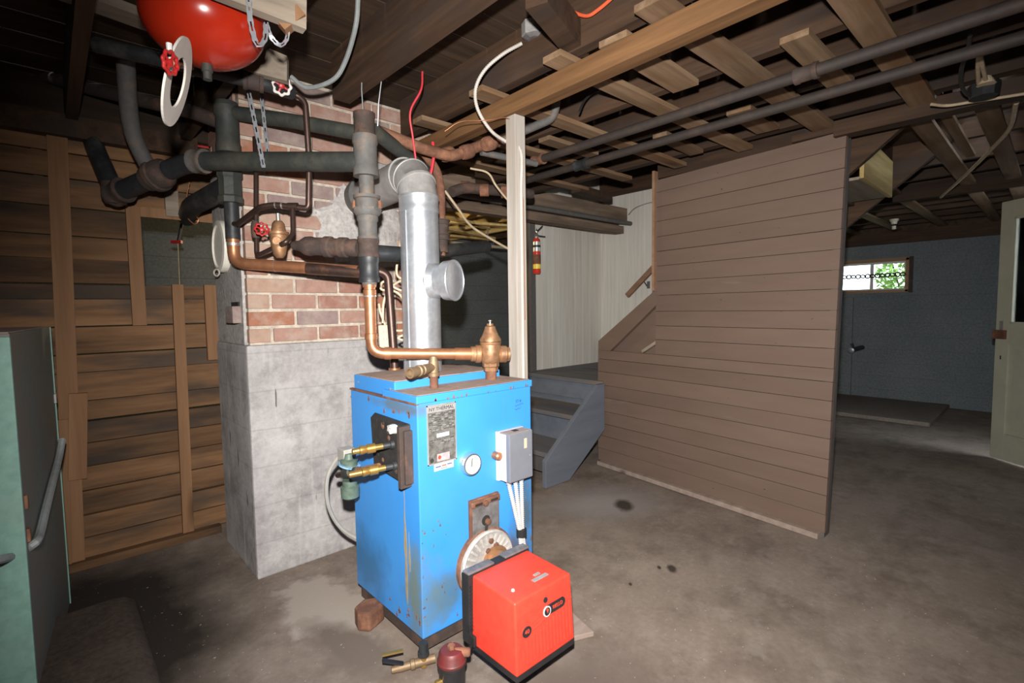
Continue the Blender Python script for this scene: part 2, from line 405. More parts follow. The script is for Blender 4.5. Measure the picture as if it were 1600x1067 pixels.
def collar(name, a, b, r, mat, parent, lip=.12, hexn=None):
    a, b = Vector(a), Vector(b); h = (b-a).length
    return lathe(name, a, b-a, [(0, r*.96), (0, r*(1+lip)), (h*.18, r*(1+lip)), (h*.24, r), (h*.76, r), (h*.82, r*(1+lip)), (h, r*(1+lip)), (h, r*.96)], mat, parent, 18, hexn)
def torus(name, c, nrm, R, r, mat, parent=None, n=28, m=8, lobes=0, amp=0, sq=1.0):
    nrm = Vector(nrm).normalized(); up = Vector((0, 0, 1)) if abs(nrm.z) < .9 else Vector((1, 0, 0))
    s = nrm.cross(up).normalized(); u = s.cross(nrm); c = Vector(c); v, f = [], []
    for i in range(n):
        a = 2*math.pi*i/n; RR = R*(1+amp*math.cos(lobes*a)); e = s*math.cos(a)+u*math.sin(a)
        for k in range(m):
            b = 2*math.pi*k/m; v.append(c + e*(RR+r*math.cos(b)) + nrm*(r*sq*math.sin(b)))
    for i in range(n):
        for k in range(m): f.append((i*m+k, ((i+1) % n)*m+k, ((i+1) % n)*m+(k+1) % m, i*m+(k+1) % m))
    return mk(name, v, f, mat, parent, True)
def wheel(c, nrm, R, parent, rim='wheel_red'):
    nrm = Vector(nrm).normalized(); c = Vector(c)
    h = torus('handwheel', c, nrm, R*.82, R*.16, rim, parent, 48, 8, 8, .09)
    up = Vector((0, 0, 1)); s = nrm.cross(up).normalized(); u = s.cross(nrm)
    for k in range(4):
        a = math.pi*k/2+.4; e = s*math.cos(a)+u*math.sin(a)
        g = tube('spoke', [c+e*R*.1, c+e*R*.8], R*.12, 'wheel_red', None, 6); g.parent = h
    g = lathe('hub', c-nrm*R*.2, nrm, [(0, R*.3), (R*.35, R*.3), (R*.4, R*.2)], 'wheel_red', None, 12); g.parent = h
    h_inv = PINV.get(parent.name)
    for q in h.children: q.matrix_parent_inverse = Matrix.Identity(4)
    if h_inv is not None:
        pass
    return h
def sub(o, parent):
    """make o a sub-part of the part parent (both are meshed in world coordinates)"""
    o.parent = parent; o.matrix_parent_inverse = Matrix.Identity(4); return o
def text(name, s, size, fr, mat, parent, depth=.0006, sx=1.0):
    c = bpy.data.curves.new(name, 'FONT'); c.body = s; c.size = size; c.extrude = depth; c.align_x = 'CENTER'; c.align_y = 'CENTER'
    t = bpy.data.objects.new(name, c); COL.objects.link(t)
    bpy.context.view_layer.update()
    me = bpy.data.meshes.new_from_object(t.evaluated_get(bpy.context.evaluated_depsgraph_get()))
    bpy.data.objects.remove(t)
    me.transform(fr @ Matrix.Diagonal((sx, 1, 1, 1))); me.materials.clear(); me.materials.append(MATS[mat])
    o = bpy.data.objects.new(name, me); link(o, parent); return o
def disc_poly(r, n=32, cx=0, cy=0, ry=None): return [(cx+r*math.cos(2*math.pi*i/n), cy+(ry or r)*math.sin(2*math.pi*i/n)) for i in range(n)]

# ================================================================== SETTING
XL, XR, YN, YB = -1.7, 7.8, -1.8, 5.6
YD, XD = -.32, 4.3      # the doorway wall steps forward beyond XD
ZJ, ZS = 2.165, 2.36
# floor with a gentle unevenness
nx, ny = 96, 64; v = []; f = []
for j in range(ny+1):
    for i in range(nx+1):
        x = XL-.2+(XR-XL+.4)*i/nx; y = YN-.2+(YB-YN+.4)*j/ny
        v.append((x, y, -.004+.004*math.sin(x*2.1+1)*math.cos(y*1.7)))
for j in range(ny):
    for i in range(nx):
        a = j*(nx+1)+i; f.append((a, a+1, a+nx+2, a+nx+1))
struct(mk('floor', v, f, 'floor_concrete', None, True), 'worn brown-grey concrete basement floor')
# back wall, left wall, wall beside the camera with a doorway
struct(box('wall_back', (XL-.2, YB, 0), (XR+.2, YB+.2, ZS), 'wall_concrete'), 'grey painted concrete wall far behind the chimney')
struct(box('wall_left', (XL-.2, YN, 0), (XL, YB, ZS), 'wall_concrete'))
DX0, DX1, DZ = 4.95, 5.80, 2.06
wn = struct(empty('wall_near', (0, YN, 0)), 'concrete wall with the open doorway')
box('wall_section', (XL-.2, YN-.2, 0), (XD+.2, YN, ZS), 'wall_concrete', wn)
box('wall_section', (XD, YN, 0), (XD+.2, YD-.2, ZS), 'wall_concrete', wn)
box('wall_section', (XD, YD-.2, 0), (DX0, YD, ZS), 'wall_concrete', wn)
box('wall_section', (DX1, YD-.2, 0), (XR+.2, YD, ZS), 'wall_concrete', wn)
box('lintel', (DX0, YD-.2, DZ), (DX1, YD, ZS), 'wall_concrete', wn)
# blue far wall with the window opening
WY0, WY1, WZ0, WZ1 = 1.27, 2.24, 1.39, 1.81
wf = struct(empty('wall_right', (XR, 2, 0)), 'blue-grey painted concrete wall with form board seams')
for a, b_ in (((XR, YD-.2, 0), (XR+.2, YB, WZ0)), ((XR, YD-.2, WZ1), (XR+.2, YB, ZS)), ((XR, YD-.2, WZ0), (XR+.2, WY0, WZ1)), ((XR, WY1, WZ0), (XR+.2, YB, WZ1))):
    box('wall_section', a, b_, 'blue_concrete', wf)
box('pilaster', (XR-.03, 1.83, 0), (XR, 2.2, WZ0-.06), 'blue_concrete', wf)
box('top_plate', (XR-.05, YD-.2, 1.99), (XR, YB, 2.135), 'joist_wood', wf); box('rim_board', (XR-.03, YD-.2, 2.136), (XR, YB, ZS), 'subfloor_wood', wf)
w1 = struct(empty('window_1', (XR, 1.75, 1.6)), 'small two-pane basement window in a wooden frame')
for a, b_ in (((XR-.02, WY0-.01, WZ1-.035), (XR+.15, WY1, WZ1+.005)), ((XR-.02, WY0-.01, WZ0-.005), (XR+.15, WY1, WZ0+.03)), ((XR-.02, WY0-.01, WZ0), (XR+.15, WY0+.025, WZ1)), ((XR-.02, WY1-.025, WZ0), (XR+.15, WY1+.01, WZ1))):
    box('window_frame', a, b_, 'window_wood', w1, .004)
box('window_trim', (XR-.012, WY0-.05, WZ0-.01), (XR, WY0-.011, WZ1+.01), 'rust_dark', w1)
WM = 1.655
for y0, y1 in ((WY0+.025, WM), (WM, WY1-.025)):
    s = box('sash', (XR+.06, y0, WZ0+.03), (XR+.09, y0+.018, WZ1-.035), 'vinyl_frame', w1)
    box('sash', (XR+.06, y1-.018, WZ0+.03), (XR+.09, y1, WZ1-.035), 'vinyl_frame', w1)
    box('sash', (XR+.061, y0, WZ1-.06), (XR+.089, y1, WZ1-.035), 'vinyl_frame', w1)
    box('sash', (XR+.061, y0, WZ0+.03), (XR+.089, y1, WZ0+.048), 'vinyl_frame', w1)
    box('pane', (XR+.073, y0+.015, WZ0+.045), (XR+.077, y1-.015, WZ1-.055), 'glass', w1)
# chain across the window
ch = thing('window_chain', (XR-.03, WY0, 1.61), 'dark steel chain stretched across the small basement window', 'chain')
nl = 18
for i in range(nl):
    y = WY0+.02+(WY1-WY0-.04)*(i+.5)/nl; z = 1.608+.012*math.sin(i*.0)-.012*(1-((i/nl-.5)*2)**2)+.0
    torus('chain_link', (XR-.035, y, z+.008*(i/nl)), (1, 0, 0) if i % 2 else (.75, 0, .66), .025, .0085, 'chain_steel', ch, 14, 6)
# low slab along the blue wall
tag(prism('concrete_slab', [(6.45, .83), (XR-.01, .83), (XR-.01, 3.2), (6.45, 3.2)], Matrix.Identity(4), .0, .045, 'slab_concrete', None, .008), 'low flat concrete slab on the floor against the blue-grey wall', 'slab')
# ceiling: floorboards over joists over strapping
ce = struct(empty('ceiling', (2, 2, ZS)), 'open basement ceiling of dark floorboards on wooden joists')
SX0, SX1, SY0, SY1 = 3.1, 4.36, .40, 3.34
y = YN-.2; bw = .185
while y < YB+.2:
    segs = [(XL-.2, XD+.2)] if y < YD-.25 else [(XL-.2, XR+.2)] if (y+bw < SY0 or y > SY1) else [(XL-.2, SX0), (SX1, XR+.2)]
    for a, b_ in segs: box('floorboard', (a, y, ZS+random.uniform(0, .004)), (b_, y+bw-.006, ZS+.025), 'subfloor_wood', ce)
    y += bw
# joists
JW = .045
def joist(x, y0, y1, mat='joist_wood', wd=JW, z0=ZJ): box('joist', (x-wd/2, y0, z0+random.uniform(-.004, .004)), (x+wd/2, y1, ZS), mat, ce)
for x in (-1.45, -1.05, -.65, -.25, .13): joist(x, YN, 3.3)
joist(.585, YN, 3.2)
joist(.997, YN, 2.17, wd=.078)
joist(1.46, YN, 2.42); joist(1.99, YN, 3.0); joist(2.43, YN, 3.0); joist(2.88, YN, 3.0, wd=.06)
for x in (3.4, 3.85): joist(x, YN, SY0)
for x in (4.42, 4.85, 5.7, 6.1, 6.5, 6.95, 7.4): joist(x, YD, YB)
joist(5.25, YD, YB, z0=2.09, wd=.07)
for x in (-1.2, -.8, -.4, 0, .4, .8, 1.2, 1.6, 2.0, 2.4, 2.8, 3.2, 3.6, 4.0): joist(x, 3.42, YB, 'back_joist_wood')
# strapping boards nailed across the joists
def strap(x0, x1, y, wd=.085, z=2.14, mat='strap_wood', sk=0): 
    bar('strapping', (x0, y, z+.0125), (x1, y+sk, z+.0125), wd, .022, mat, ce)
strap(1.30, 3.03, .45, .095); strap(1.36, 2.97, .86, .1, sk=-.012); strap(1.38, 3.01, 1.27, .085, sk=-.01); strap(1.35, 3.04, 1.67, .085, sk=.012)
strap(1.34, 3.06, 2.1, .08); strap(1.5, 3.08, 2.5, .08)
strap(1.45, 1.98, 1.055, .11, sk=.02); strap(2.4, 2.78, 1.04, .11, sk=.01); strap(2.0, 2.42, 1.9, .08); strap(2.42, 2.86, 1.46, .08, sk=.02)
strap(1.9, 2.45, .64, .09)
for yy, x0 in ((.50, 3.2), (.26, 3.15), (.95, 4.44), (1.38, 4.44), (1.8, 4.44), (2.25, 4.44), (.05, 3.2)): strap(x0, XR-.05, yy, .085)
strap(3.2, 4.2, .40, .045, 2.135)
for p, q in (((1.7, 3.55), (3.6, 4.3)), ((2.0, 4.6), (4.2, 3.9)), ((1.9, 5.2), (4.3, 5.0)), ((1.8, 4.2), (4.2, 4.9))):
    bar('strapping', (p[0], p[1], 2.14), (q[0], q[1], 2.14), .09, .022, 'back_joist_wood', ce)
bar('blocking', HZ(838, -15, 2.22), HZ(905, 72, 2.22), .075, .09, 'joist_wood', ce)
# closed box added over the stair opening to keep sky light out
sw = struct(empty('sky_cover_1', (3.7, 2, ZS)), 'added box closing the stairwell above the stairs against sky light')
box('sky_cover_side', (SX0-.02, SY0, ZS+.02), (SX0, SY1, 3.0), 'joist_wood', sw); box('sky_cover_side', (SX1, SY0, ZS+.02), (SX1+.02, SY1, 3.0), 'joist_wood', sw)
box('sky_cover_side', (SX0, SY0-.02, ZS+.02), (SX1, SY0, 3.0), 'joist_wood', sw); box('sky_cover_side', (SX0, SY1, ZS+.02), (SX1, SY1+.02, 3.0), 'white_panel', sw)
box('sky_cover_top', (SX0-.02, SY0-.02, 3.0), (SX1+.02, SY1+.02, 3.02), 'joist_wood', sw)

# plank partition on the left, with battens and an opening
PW = 3.24
pw = struct(empty('wall_planks', (0, PW, 0)), 'rough brown plank partition with vertical battens and an opening')
zs = [.03, .14, .255, .375, .495, .615, .725, .825, .965, 1.055, 1.19, 1.325, 1.398, 1.52, 1.63, 1.765, 1.90, 2.02, 2.11]
for i in range(len(zs)-1):
    z0, z1 = zs[i], zs[i+1]; g = .003; dy = random.uniform(0, .007)
    spans = [(XL, 1.15)]
    if 1.39 < z0 < 1.74: spans = [(XL, .36), (.80, 1.15)]
    for a, b_ in spans:
        cut = random.uniform(-1.3, -.6)
        for c, d in ((a, cut), (cut+.002, b_)) if a < -1 else ((a, b_),):
            t1, t2 = random.uniform(-.004, .004), random.uniform(-.004, .004)
            vv = [(c, PW+dy, z0+g), (d, PW+dy, z0+g+t1), (d, PW+.022+dy, z0+g+t1), (c, PW+.022+dy, z0+g), (c, PW+dy, z1-g), (d, PW+dy, z1-g+t2), (d, PW+.022+dy, z1-g+t2), (c, PW+.022+dy, z1-g)]
            mk('plank', vv, BOXF, 'plank_wood', pw, False)
def batten(x0, z0, x1, z1, wd, dz=0, t=.03, mat='batten_wood', nm='batten'):
    bar(nm, (x0, PW-.012-dz, z0), (x1, PW-.012-dz, z1), wd, t, mat, pw, up=(0, 1, 0), bevel=.002)
batten(.03, .03, .075, 2.10, .075); batten(.345, 1.19, .345, 1.80, .06)
batten(.505, .04, .52, 1.405, .052); batten(.672, .985, .672, 1.405, .058)
batten(.06, .45, .085, .87, .07, .02); batten(-.01, .03, .015, .75, .055, .01); batten(.515, 1.765, .515, 1.90, .06, .0, .03, 'grey_board'); batten(-.55, .03, -.55, 2.1, .075); batten(-1.2, .03, -1.2, 2.1, .075)
batten(-.02, .55, -.045, 1.02, .035, .03, .02, 'yellow_wood')
bar('sole_plate', (XL, PW-.03, .025), (.66, PW-.03, .02), .05, .04, 'plank_wood', pw)
bar('top_plate', (XL, PW-.02, 2.135), (.64, PW-.02, 2.135), .09, .1, 'joist_wood', pw)
box('rim_board', (XL, PW+.0, 2.186), (1.2, PW+.03, ZS), 'subfloor_wood', pw)
bar('lintel_board', (.36, PW-.005, 1.775), (.8, PW-.005, 1.775), .02, .05, 'batten_wood', pw)

# brown board wall enclosing the stairs
A = Vector((2.984, .80, 0)); B = Vector((3.19, 2.46, 0)); DW = (B-A).normalized(); WL = (B-A).length
FB = frame(A, DW, (0, 0, 1))          # x along the wall, y up; z points to +x side or -x side
NS = 1 if FB.col[2][0] < 0 else -1
bwall = struct(empty('wall_stair', A), 'brown painted horizontal board wall beside the stairs')
def Lp(y): return (y-A.y)/DW.y
LU = Lp(1.905); ZT = 2.115; zz = .03; lean = .05/2.1
k = 0
hs = [.10, .105, .097, .10, .11, .097, .105, .10]
while zz < ZT-.02:
    z1 = min(zz+hs[k % 8], ZT)
    if zz < .90 and z1 > .88: z1 = .915
    xe = WL if z1 <= .92 else LU
    dd = random.uniform(0, .004)*1
    x0a, x0b = lean*-0+zz*-lean, z1*-lean
    pl = [(x0a, zz+.0015), (xe, zz+.0015), (xe, z1-.0015), (x0b, z1-.0015)]
    prism('board', pl, FB, (0+dd)*NS, (-.022)*NS, 'brown_paint', bwall)
    zz = z1; k += 1
prism('backing', [(.02, .03), (WL-.02, .03), (WL-.02, .9), (LU-.02, .9), (LU-.02, ZT-.02), (-.03, ZT-.02)], FB, -.023*NS, -.03*NS, 'subfloor_wood', bwall)  # unseen dark sheet added so window light does not leak through the seams
# end stud, corner board, sill
bar('corner_stud', A+Vector((.055, .02, .0)), A+Vector((.055, -.03, ZT+.03)), .09, .03, 'dark_post_and_gap', bwall, up=(0, 1, 0))
bar('sole_plate', A+Vector((-.012, .02, .015)), A+DW*(WL-.02)+Vector((-.012, 0, .015)), .05, .03, 'dusty_plank', bwall)
box('cap_board', (2.97, .78, ZT-.0), (3.06, 1.0, ZT+.03), 'joist_wood', bwall)
bar('end_strip', A+DW*(LU+.008)+Vector((-.004, 0, 1.36)), A+DW*(LU+.008)+Vector((-.004, 0, ZT+.06)), .018, .05, 'rail_wood', bwall, up=(1, 0, 0))
bar('top_board', A+DW*.0+Vector((.03, 0, ZT+.02)), A+DW*LU+Vector((.03, 0, ZT+.06)), .03, .09, 'joist_wood', bwall)
# sloping skirt board and dark infill under it
sk = [(Lp(2.455), .915), (Lp(2.455), .985), (LU-.01, 1.375), (LU-.01, 1.265), (Lp(2.33), .915)]
prism('skirt_board', sk, FB, .004*NS, -.026*NS, 'brown_paint', bwall)
prism('infill_board', [(LU-.01, .90), (Lp(2.40), .90), (Lp(2.40), .95), (LU-.01, 1.33)], FB, -.05*NS, -.065*NS, 'brown_paint', bwall)
bar('nosing', A+DW*(Lp(2.03))+Vector((.02, 0, .925)), A+DW*(LU)+Vector((.02, 0, 1.0)), .03, .02, 'grey_board_y', bwall)

# white wall panels round the landing
LZ = .67; WYP = 3.30; WXP = 4.33
ww = struct(empty('wall_white', (WXP, WYP, LZ)), 'white grooved panelling round the stair landing')
for i, (a, b_) in enumerate(((3.30, 3.82), (3.823, 4.34))):
    box('panel', (a, WYP, LZ-.3), (b_, WYP+.02, ZS+.02), 'white_panel', ww)
for a, b_ in ((1.95, 2.42), (2.423, WYP)):
    box('panel', (WXP, a, 0), (WXP+.02, b_, ZS+.02), 'white_panel', ww)
for x in (3.42, 3.56, 3.66, 3.9, 4.02, 4.13, 4.25): box('groove_bead', (x, WYP-.002, LZ), (x+.006, WYP, ZS), 'white_panel', ww)
for y in (2.05, 2.2, 2.4, 2.62, 2.8, 2.95, 3.12): box('groove_bead', (WXP-.002, y, LZ), (WXP, y+.006, ZS), 'white_panel', ww)
# ================================================================== STAIRS
st = thing('basement_stairs', (2.5, 2.8, 0), 'grey painted wooden steps rising to a landing behind the brown board wall', 'stairs')
SY, SYE = 2.40, 3.28
for z, x0, x1 in ((.223, 2.57, 2.92), (.447, 2.86, 3.24)):
    box('tread', (x0-.03, SY, z-.035), (x1, SYE, z), 'grey_paint_wood', st, .004)
    box('riser', (x1-.03, SY, z), (x1-.01, SYE, z+.19), 'grey_paint_board', st)
box('riser', (2.585, SY, .06), (2.605, SYE, .188), 'dark_post_and_gap', st)  # dark board painted in for the shade of the gap under the tread
box('landing', (3.16, SY, LZ-.035), (WXP, WYP, LZ), 'grey_paint_wood', st, .004)
box('landing_apron', (3.185, SY, LZ-.17), (3.205, SYE, LZ-.035), 'grey_paint_board', st)
fs = frame((0, 2.36, 0), (1, 0, 0), (0, 0, 1))
prism('stringer', [(2.47, 0), (2.47, .19), (3.05, .66), (3.14, .66), (3.14, .30), (2.72, 0)], fs, -.035, .0, 'grey_paint_board', st, .004)
# upper flight, seen from below past the end of the board wall
def stz(y, off): return 2.118 - (y-.59)*.84 + off
for x in (3.235, 4.06):
    fr = frame((x, 0, 0), (0, 1, 0), (0, 0, 1))
    prism('flight_stringer', [(.42, stz(.42, 0)), (2.2, stz(2.2, 0)), (2.2, stz(2.2, .3)), (.42, stz(.42, .3))], fr, -.02, .02, 'joist_wood', st)
for i in range(9):
    yy = .55+i*.205; z = stz(yy, .10)
    box('tread', (3.255, yy, z), (4.04, yy+.24, z+.03), 'joist_wood', st)
    box('riser', (3.255, yy+.21, z-.17), (4.04, yy+.225, z), 'joist_wood', st)
# rough box nailed under the flight
yb = thing('plywood_box', HX(1370, 270, 3.3), 'yellowish plywood box fixed under the upper stair flight', 'box')
p = [HX(1345, 243, 3.16), HX(1371, 228, 3.16)]
yA, yB_ = .585, .83
fr = frame((0, .746, 0), (1, 0, 0), (0, 0, 1))
prism('side_panel', [(3.26, 1.925), (3.94, 1.915), (3.93, 2.13), (3.55, 2.145), (3.26, 2.03)], fr, -.01, .01, 'yellow_wood', yb)
box('bottom_panel', (3.26, .757, 1.92), (3.94, 1.05, 1.935), 'grey_board', yb)
box('back_panel', (3.26, 1.03, 1.936), (3.94, 1.05, 2.02), 'joist_wood', yb)
hr = thing('handrail', HX(1000, 440, WXP), 'short brown wooden handrail on the white stair wall', 'handrail')
bar('rail', HX(980, 462, WXP-.07), HX(1040, 398, WXP-.07), .035, .05, 'rail_wood', hr, bevel=.006)
c = HX(1007, 441, WXP-.05)
tube('bracket', [HX(1004, 436, WXP-.07), c, HX(1011, 447, WXP-.0)], .007, 'iron_grey', hr, 8)
box('bracket_plate', (WXP-.008, c.y-.03, c.z-.06), (WXP, c.y, c.z+.01), 'iron_grey', hr)
# dark post at the end of the white wall
tag(box('corner_post', (3.215, 3.24, LZ), (3.285, 3.33, 2.02), 'dark_post_and_gap', None, .003), 'dark painted post at the left end of the white stair panelling', 'post')
# extinguisher
ex = thing('fire_extinguisher', HY(838, 428, 3.22), 'small red fire extinguisher hung on the dark post by the stairs', 'fire extinguisher')
eb = HY(839, 428, 3.19); er = .035; et = HY(839, 372, 3.19).z
lathe('cylinder', eb, (0, 0, 1), [(0, er*.8), (.01, er), (et-eb.z-.03, er), (et-eb.z-.008, er*.75), (et-eb.z, er*.4)], 'ext_red', ex)
def band(z0, z1, mat, nm='label_band'): lathe(nm, (eb.x, eb.y, eb.z+z0), (0, 0, 1), [(0, er), (0, er*1.02), (z1-z0, er*1.02), (z1-z0, er)], mat, ex)
hh = et-eb.z
band(.045, .085, 'ext_yellow'); band(.09, .17, 'rust'); band(.20, .235, 'ext_silver'); band(.235, .255, 'black_plastic', 'mount_strap'); band(.255, .285, 'ext_silver')
zt = et
lathe('valve_head', (eb.x, eb.y, zt-.002), (0, 0, 1), [(0, .014), (.03, .016), (.045, .01)], 'chrome', ex)
for dz, ln, an in ((.02, .10, .15), (.045, .09, .75)):
    bar('lever', (eb.x-.02, eb.y-.01, zt+dz), (eb.x-.02+ln*math.cos(an), eb.y-.01-.02, zt+dz+ln*math.sin(an)*(1 if an > .5 else -.3)), .016, .008, 'black_plastic', ex)
tube('nozzle_hose', [(eb.x-.01, eb.y-.02, zt+.02), (eb.x-.03, eb.y-.03, zt+.05), (eb.x-.02, eb.y-.02, zt+.075)], .006, 'chrome', ex, 8, .02)
# ================================================================== BEAMS AND POSTS
tag(bar('ceiling_beam', (1.414, YN, 2.10), (1.515, 2.45, 2.10), .068, .075, 'beam_wood', None, bevel=.003), 'light wooden beam across the ceiling resting on the thin whitish post', 'beam')
PX, PY = 1.508, 1.60
sp_ = thing('support_post', (PX, PY, 0), 'slim whitish wooden post beside the blue boiler, carrying the light beam', 'post')
box('shaft', (PX-.029, PY-.029, 0), (PX+.029, PY+.029, 2.064), 'post_wood', sp_, .002)
for yy, nm in (((-.33, .83)), ): 
    tag(bar('stair_header', (3.03, YN, 2.125), (2.985, .80, 2.125), .085, .075, 'joist_wood', None), 'brown header beam running out from the top of the board wall', 'beam')
c0, c1 = HZ(692, 322, 1.985), HZ(970, 363, 1.985)
d = (c1-c0).normalized(); e0 = c0-d*.35; e1 = c1+d*.05
cb = thing('built_up_beam', e0, 'layered grey timber beam running above the stair landing', 'beam')
bar('bottom_timber', e0+Vector((0, .05, .03)), e1+Vector((0, .05, .03)), .10, .07, 'beam_wood_x', cb)
bar('top_timber', e0+Vector((0, .07, .175)), e1+d*.1+Vector((0, .07, .175)), .10, .15, 'beam_wood_x', cb)
bar('spacer', e0+Vector((0, .09, .083)), e1+Vector((0, .09, .083)), .06, .035, 'joist_wood', cb)
o = tag(tube('drain_pipe', [e0+Vector((0, -.02, .095)), e1+d*.12+Vector((0, -.02, .095))], .022, 'iron_grey'), 'dark grey pipe fastened along the layered timber beam', 'pipe')
tag(bar('nailer_board', (3.0, 2.52, 2.15), (3.45, 2.56, 2.15), .09, .05, 'joist_wood'), 'short dark board end jutting over the white stair wall', 'board')

# ================================================================== CHIMNEY
CX0, CX1, CY0, CY1, CZB = .655, 1.72, 2.5, 3.06, 1.097
cm = thing('chimney', ((CX0+CX1)/2, 2.8, 0), 'old brick chimney on a grey concrete base behind the boiler', 'chimney')
prism('concrete_base', [(CX0, CY0), (CX1, CY0), (CX1, CY1), (CX0, CY1)], Matrix.Identity(4), -.01, CZB, 'chimney_concrete', cm, .012)
box('mortar_core', (CX0+.022, CY0+.022, CZB), (CX1-.01, CY1, 2.36), 'mortar', cm)
box('side_parging', (CX0+.006, CY0+.05, CZB), (CX0+.023, CY1-.02, 1.95), 'parging', cm, .005)
bl, bh, mo = .205, .064, .014
row = 0; z = CZB+.012; bm_ = ['brick_a', 'brick_b', 'brick_c', 'brick_d', 'brick_e']
wts_low = [2, 3, 4, 2, 3]; wts_hi = [3, 3, 1, 5, 2]
while z+bh < 2.36:
    x = CX0+.018 - (0 if row % 2 else .112)
    while x < CX1-.02:
        a, b_ = max(x, CX0+.018), min(x+bl, CX1)
        if b_-a > .03:
            t = random.uniform(0, .006)
            m_ = random.choices(bm_, wts_low if z < 1.35 else wts_hi)[0]
            if z < 1.35 and a > 1.15: m_ = random.choice(['brick_c', 'brick_a'])
            box('brick', (a, CY0+t+.008, z+random.uniform(-.002, .002)), (b_, CY0+.06, z+bh+random.uniform(-.003, .002)), m_, cm, .004)
        x += bl+mo
    if z > 1.93:
        y = CY0+.07+(.1 if row % 2 else 0)
        while y < CY1-.05:
            box('brick', (CX0+.01, y, z), (CX0+.06, min(y+bl, CY1), z+bh), random.choice(bm_), cm, .004); y += bl+mo
    z += bh+mo; row += 1
# lumpy cement round the flue thimble
TH = Vector((1.235, CY0, 1.80))
def lump(name, c, rx, rz, th, mat, parent, n=22, seed=1):
    rnd = random.Random(seed); v = [(c[0], c[1]-th, c[2])]; f = []
    rr = [1+rnd.uniform(-.18, .18) for _ in range(n)]
    for q, tt in ((.45, .9), (.8, .7), (1.0, 0)):
        for i in range(n):
            a = 2*math.pi*i/n; v.append((c[0]+rx*q*rr[i]*math.cos(a), c[1]-th*tt*(1+rnd.uniform(-.3, .3))+(.02 if tt == 0 else 0), c[2]+rz*q*rr[i]*math.sin(a)))
    for i in range(n):
        f.append((0, 1+i, 1+(i+1) % n))
        for k in range(2): f.append((1+k*n+i, 1+(k+1)*n+i, 1+(k+1)*n+(i+1) % n, 1+k*n+(i+1) % n))
    return mk(name, v, f, mat, parent, True)
lump('cement_patch', (1.26, CY0+.005, 1.68), .26, .24, .014, 'parging', cm, seed=3)
lump('cement_patch', (1.42, CY0+.005, 1.95), .2, .12, .012, 'parging', cm, seed=5)
o = HX(367, 490, CX0)
box('cleanout_brick', (CX0-.03, o.y-.08, o.z-.045), (CX0+.03, o.y+.05, o.z+.035), 'brick_d', cm, .006)
box('cleanout_gap', (CX0-.002, o.y-.07, o.z+.035), (CX0+.01, o.y+.05, o.z+.055), 'soot_and_hole_dark', cm)
# round flue cover on the side of the chimney
fc = HX(342, 385, CX0-.02)
cv = thing('flue_cover', fc, 'round cream flue cover on the left side of the chimney', 'cover')
lathe('disc', (CX0+.01, fc.y, fc.z), (-1, 0, 0), [(0, .125), (.02, .128), (.035, .125), (.038, .105), (.03, .10), (.03, .0)], 'cream_lid', cv, 32)
torus('handle', (CX0-.04, fc.y-.02, fc.z-.13), (.6, .4, 0), 0.016, .004, 'cable_white', cv, 16, 6)

# ================================================================== BOILER
BX0, BX1, BY0, BY1, BZ0, BZT = .915, 1.466, 1.484, 2.0, .08, .925
bo = thing('oil_boiler', ((BX0+BX1)/2, 1.74, 0), 'scuffed blue steel oil boiler with rust stained sides in front of the chimney', 'boiler')
box('jacket', (BX0, BY0, BZ0), (BX1, BY1, BZT), 'boiler_blue', bo, .004)
box('base_frame', (BX0+.012, BY0+.015, .025), (BX1-.012, BY1-.01, BZ0), 'rust_dark', bo)
for x, y in ((BX0+.03, BY0+.05), (BX1-.09, BY0+.05), (BX0+.03, BY1-.1), (BX1-.09, BY1-.1)): box('foot', (x, y, 0), (x+.06, y+.06, .03), 'rust_dark', bo)
box('front_lid', (BX0-.004, BY0-.006, BZT), (BX1+.004, 1.72, .953), 'boiler_blue', bo, .004)
box('lid_dust', (BX0+.004, BY0+.004, .9531), (BX1-.004, 1.68, .9545), 'boiler_dust', bo)
box('side_ledge_dust', (BX0-.004, BY0+.0, BZT-.004), (BX0+.01, BY1, BZT+.0035), 'rust', bo)
box('rear_hood', (BX0+.012, 1.655, BZT), (BX1-.02, BY1-.01, .984), 'boiler_blue', bo, .004)
box('rear_hood_dust', (BX0+.018, 1.663, .984), (BX1-.03, BY1-.02, .9865), 'boiler_dust', bo)
for y in (1.69, 1.95): lathe('screw', (BX0+.012, y, .955), (-1, 0, 0), [(0, .005), (.003, .004)], 'chrome', bo, 8)
# rust streaks: flakes of bare metal with their own shape
def streak(name, x, y, z0, z1, wd, face, mat, seed):
    rnd = random.Random(seed); n = 9; l, r_ = [], []
    for i in range(n):
        t = i/(n-1); w_ = wd*(.25+.75*math.sin(math.pi*min(1, t*1.3+.1)))*rnd.uniform(.6, 1.2)
        l.append((-w_/2+rnd.uniform(-.1, .1)*wd, z0+(z1-z0)*t)); r_.append((w_/2+rnd.uniform(-.1, .1)*wd, z0+(z1-z0)*t))
    fr = frame((x, y, 0), (0, -1, 0) if face == 'L' else (1, 0, 0), (0, 0, 1))
    return prism(name, l+r_[::-1], fr, 0, .0006, mat, bo)
grime('rust_stain', (.30, .24, .13), (.42, .26, .10), (.4, .7), .7, sc=10)
streak('rust_streak', BX0, 1.585, .17, .60, .022, 'L', 'rust_stain', 1)
streak('rust_streak', BX0, 1.56, .30, .45, .014, 'L', 'rust_stain', 2)
for i in range(16): streak('paint_chip', BX0, random.uniform(BY0+.01, BY0+.4), *(lambda z: (z, z+random.uniform(.006, .03)))(random.choice([random.uniform(.86, .91), random.uniform(.08, .14)])), random.uniform(.006, .02), 'L', 'rust', 10+i)
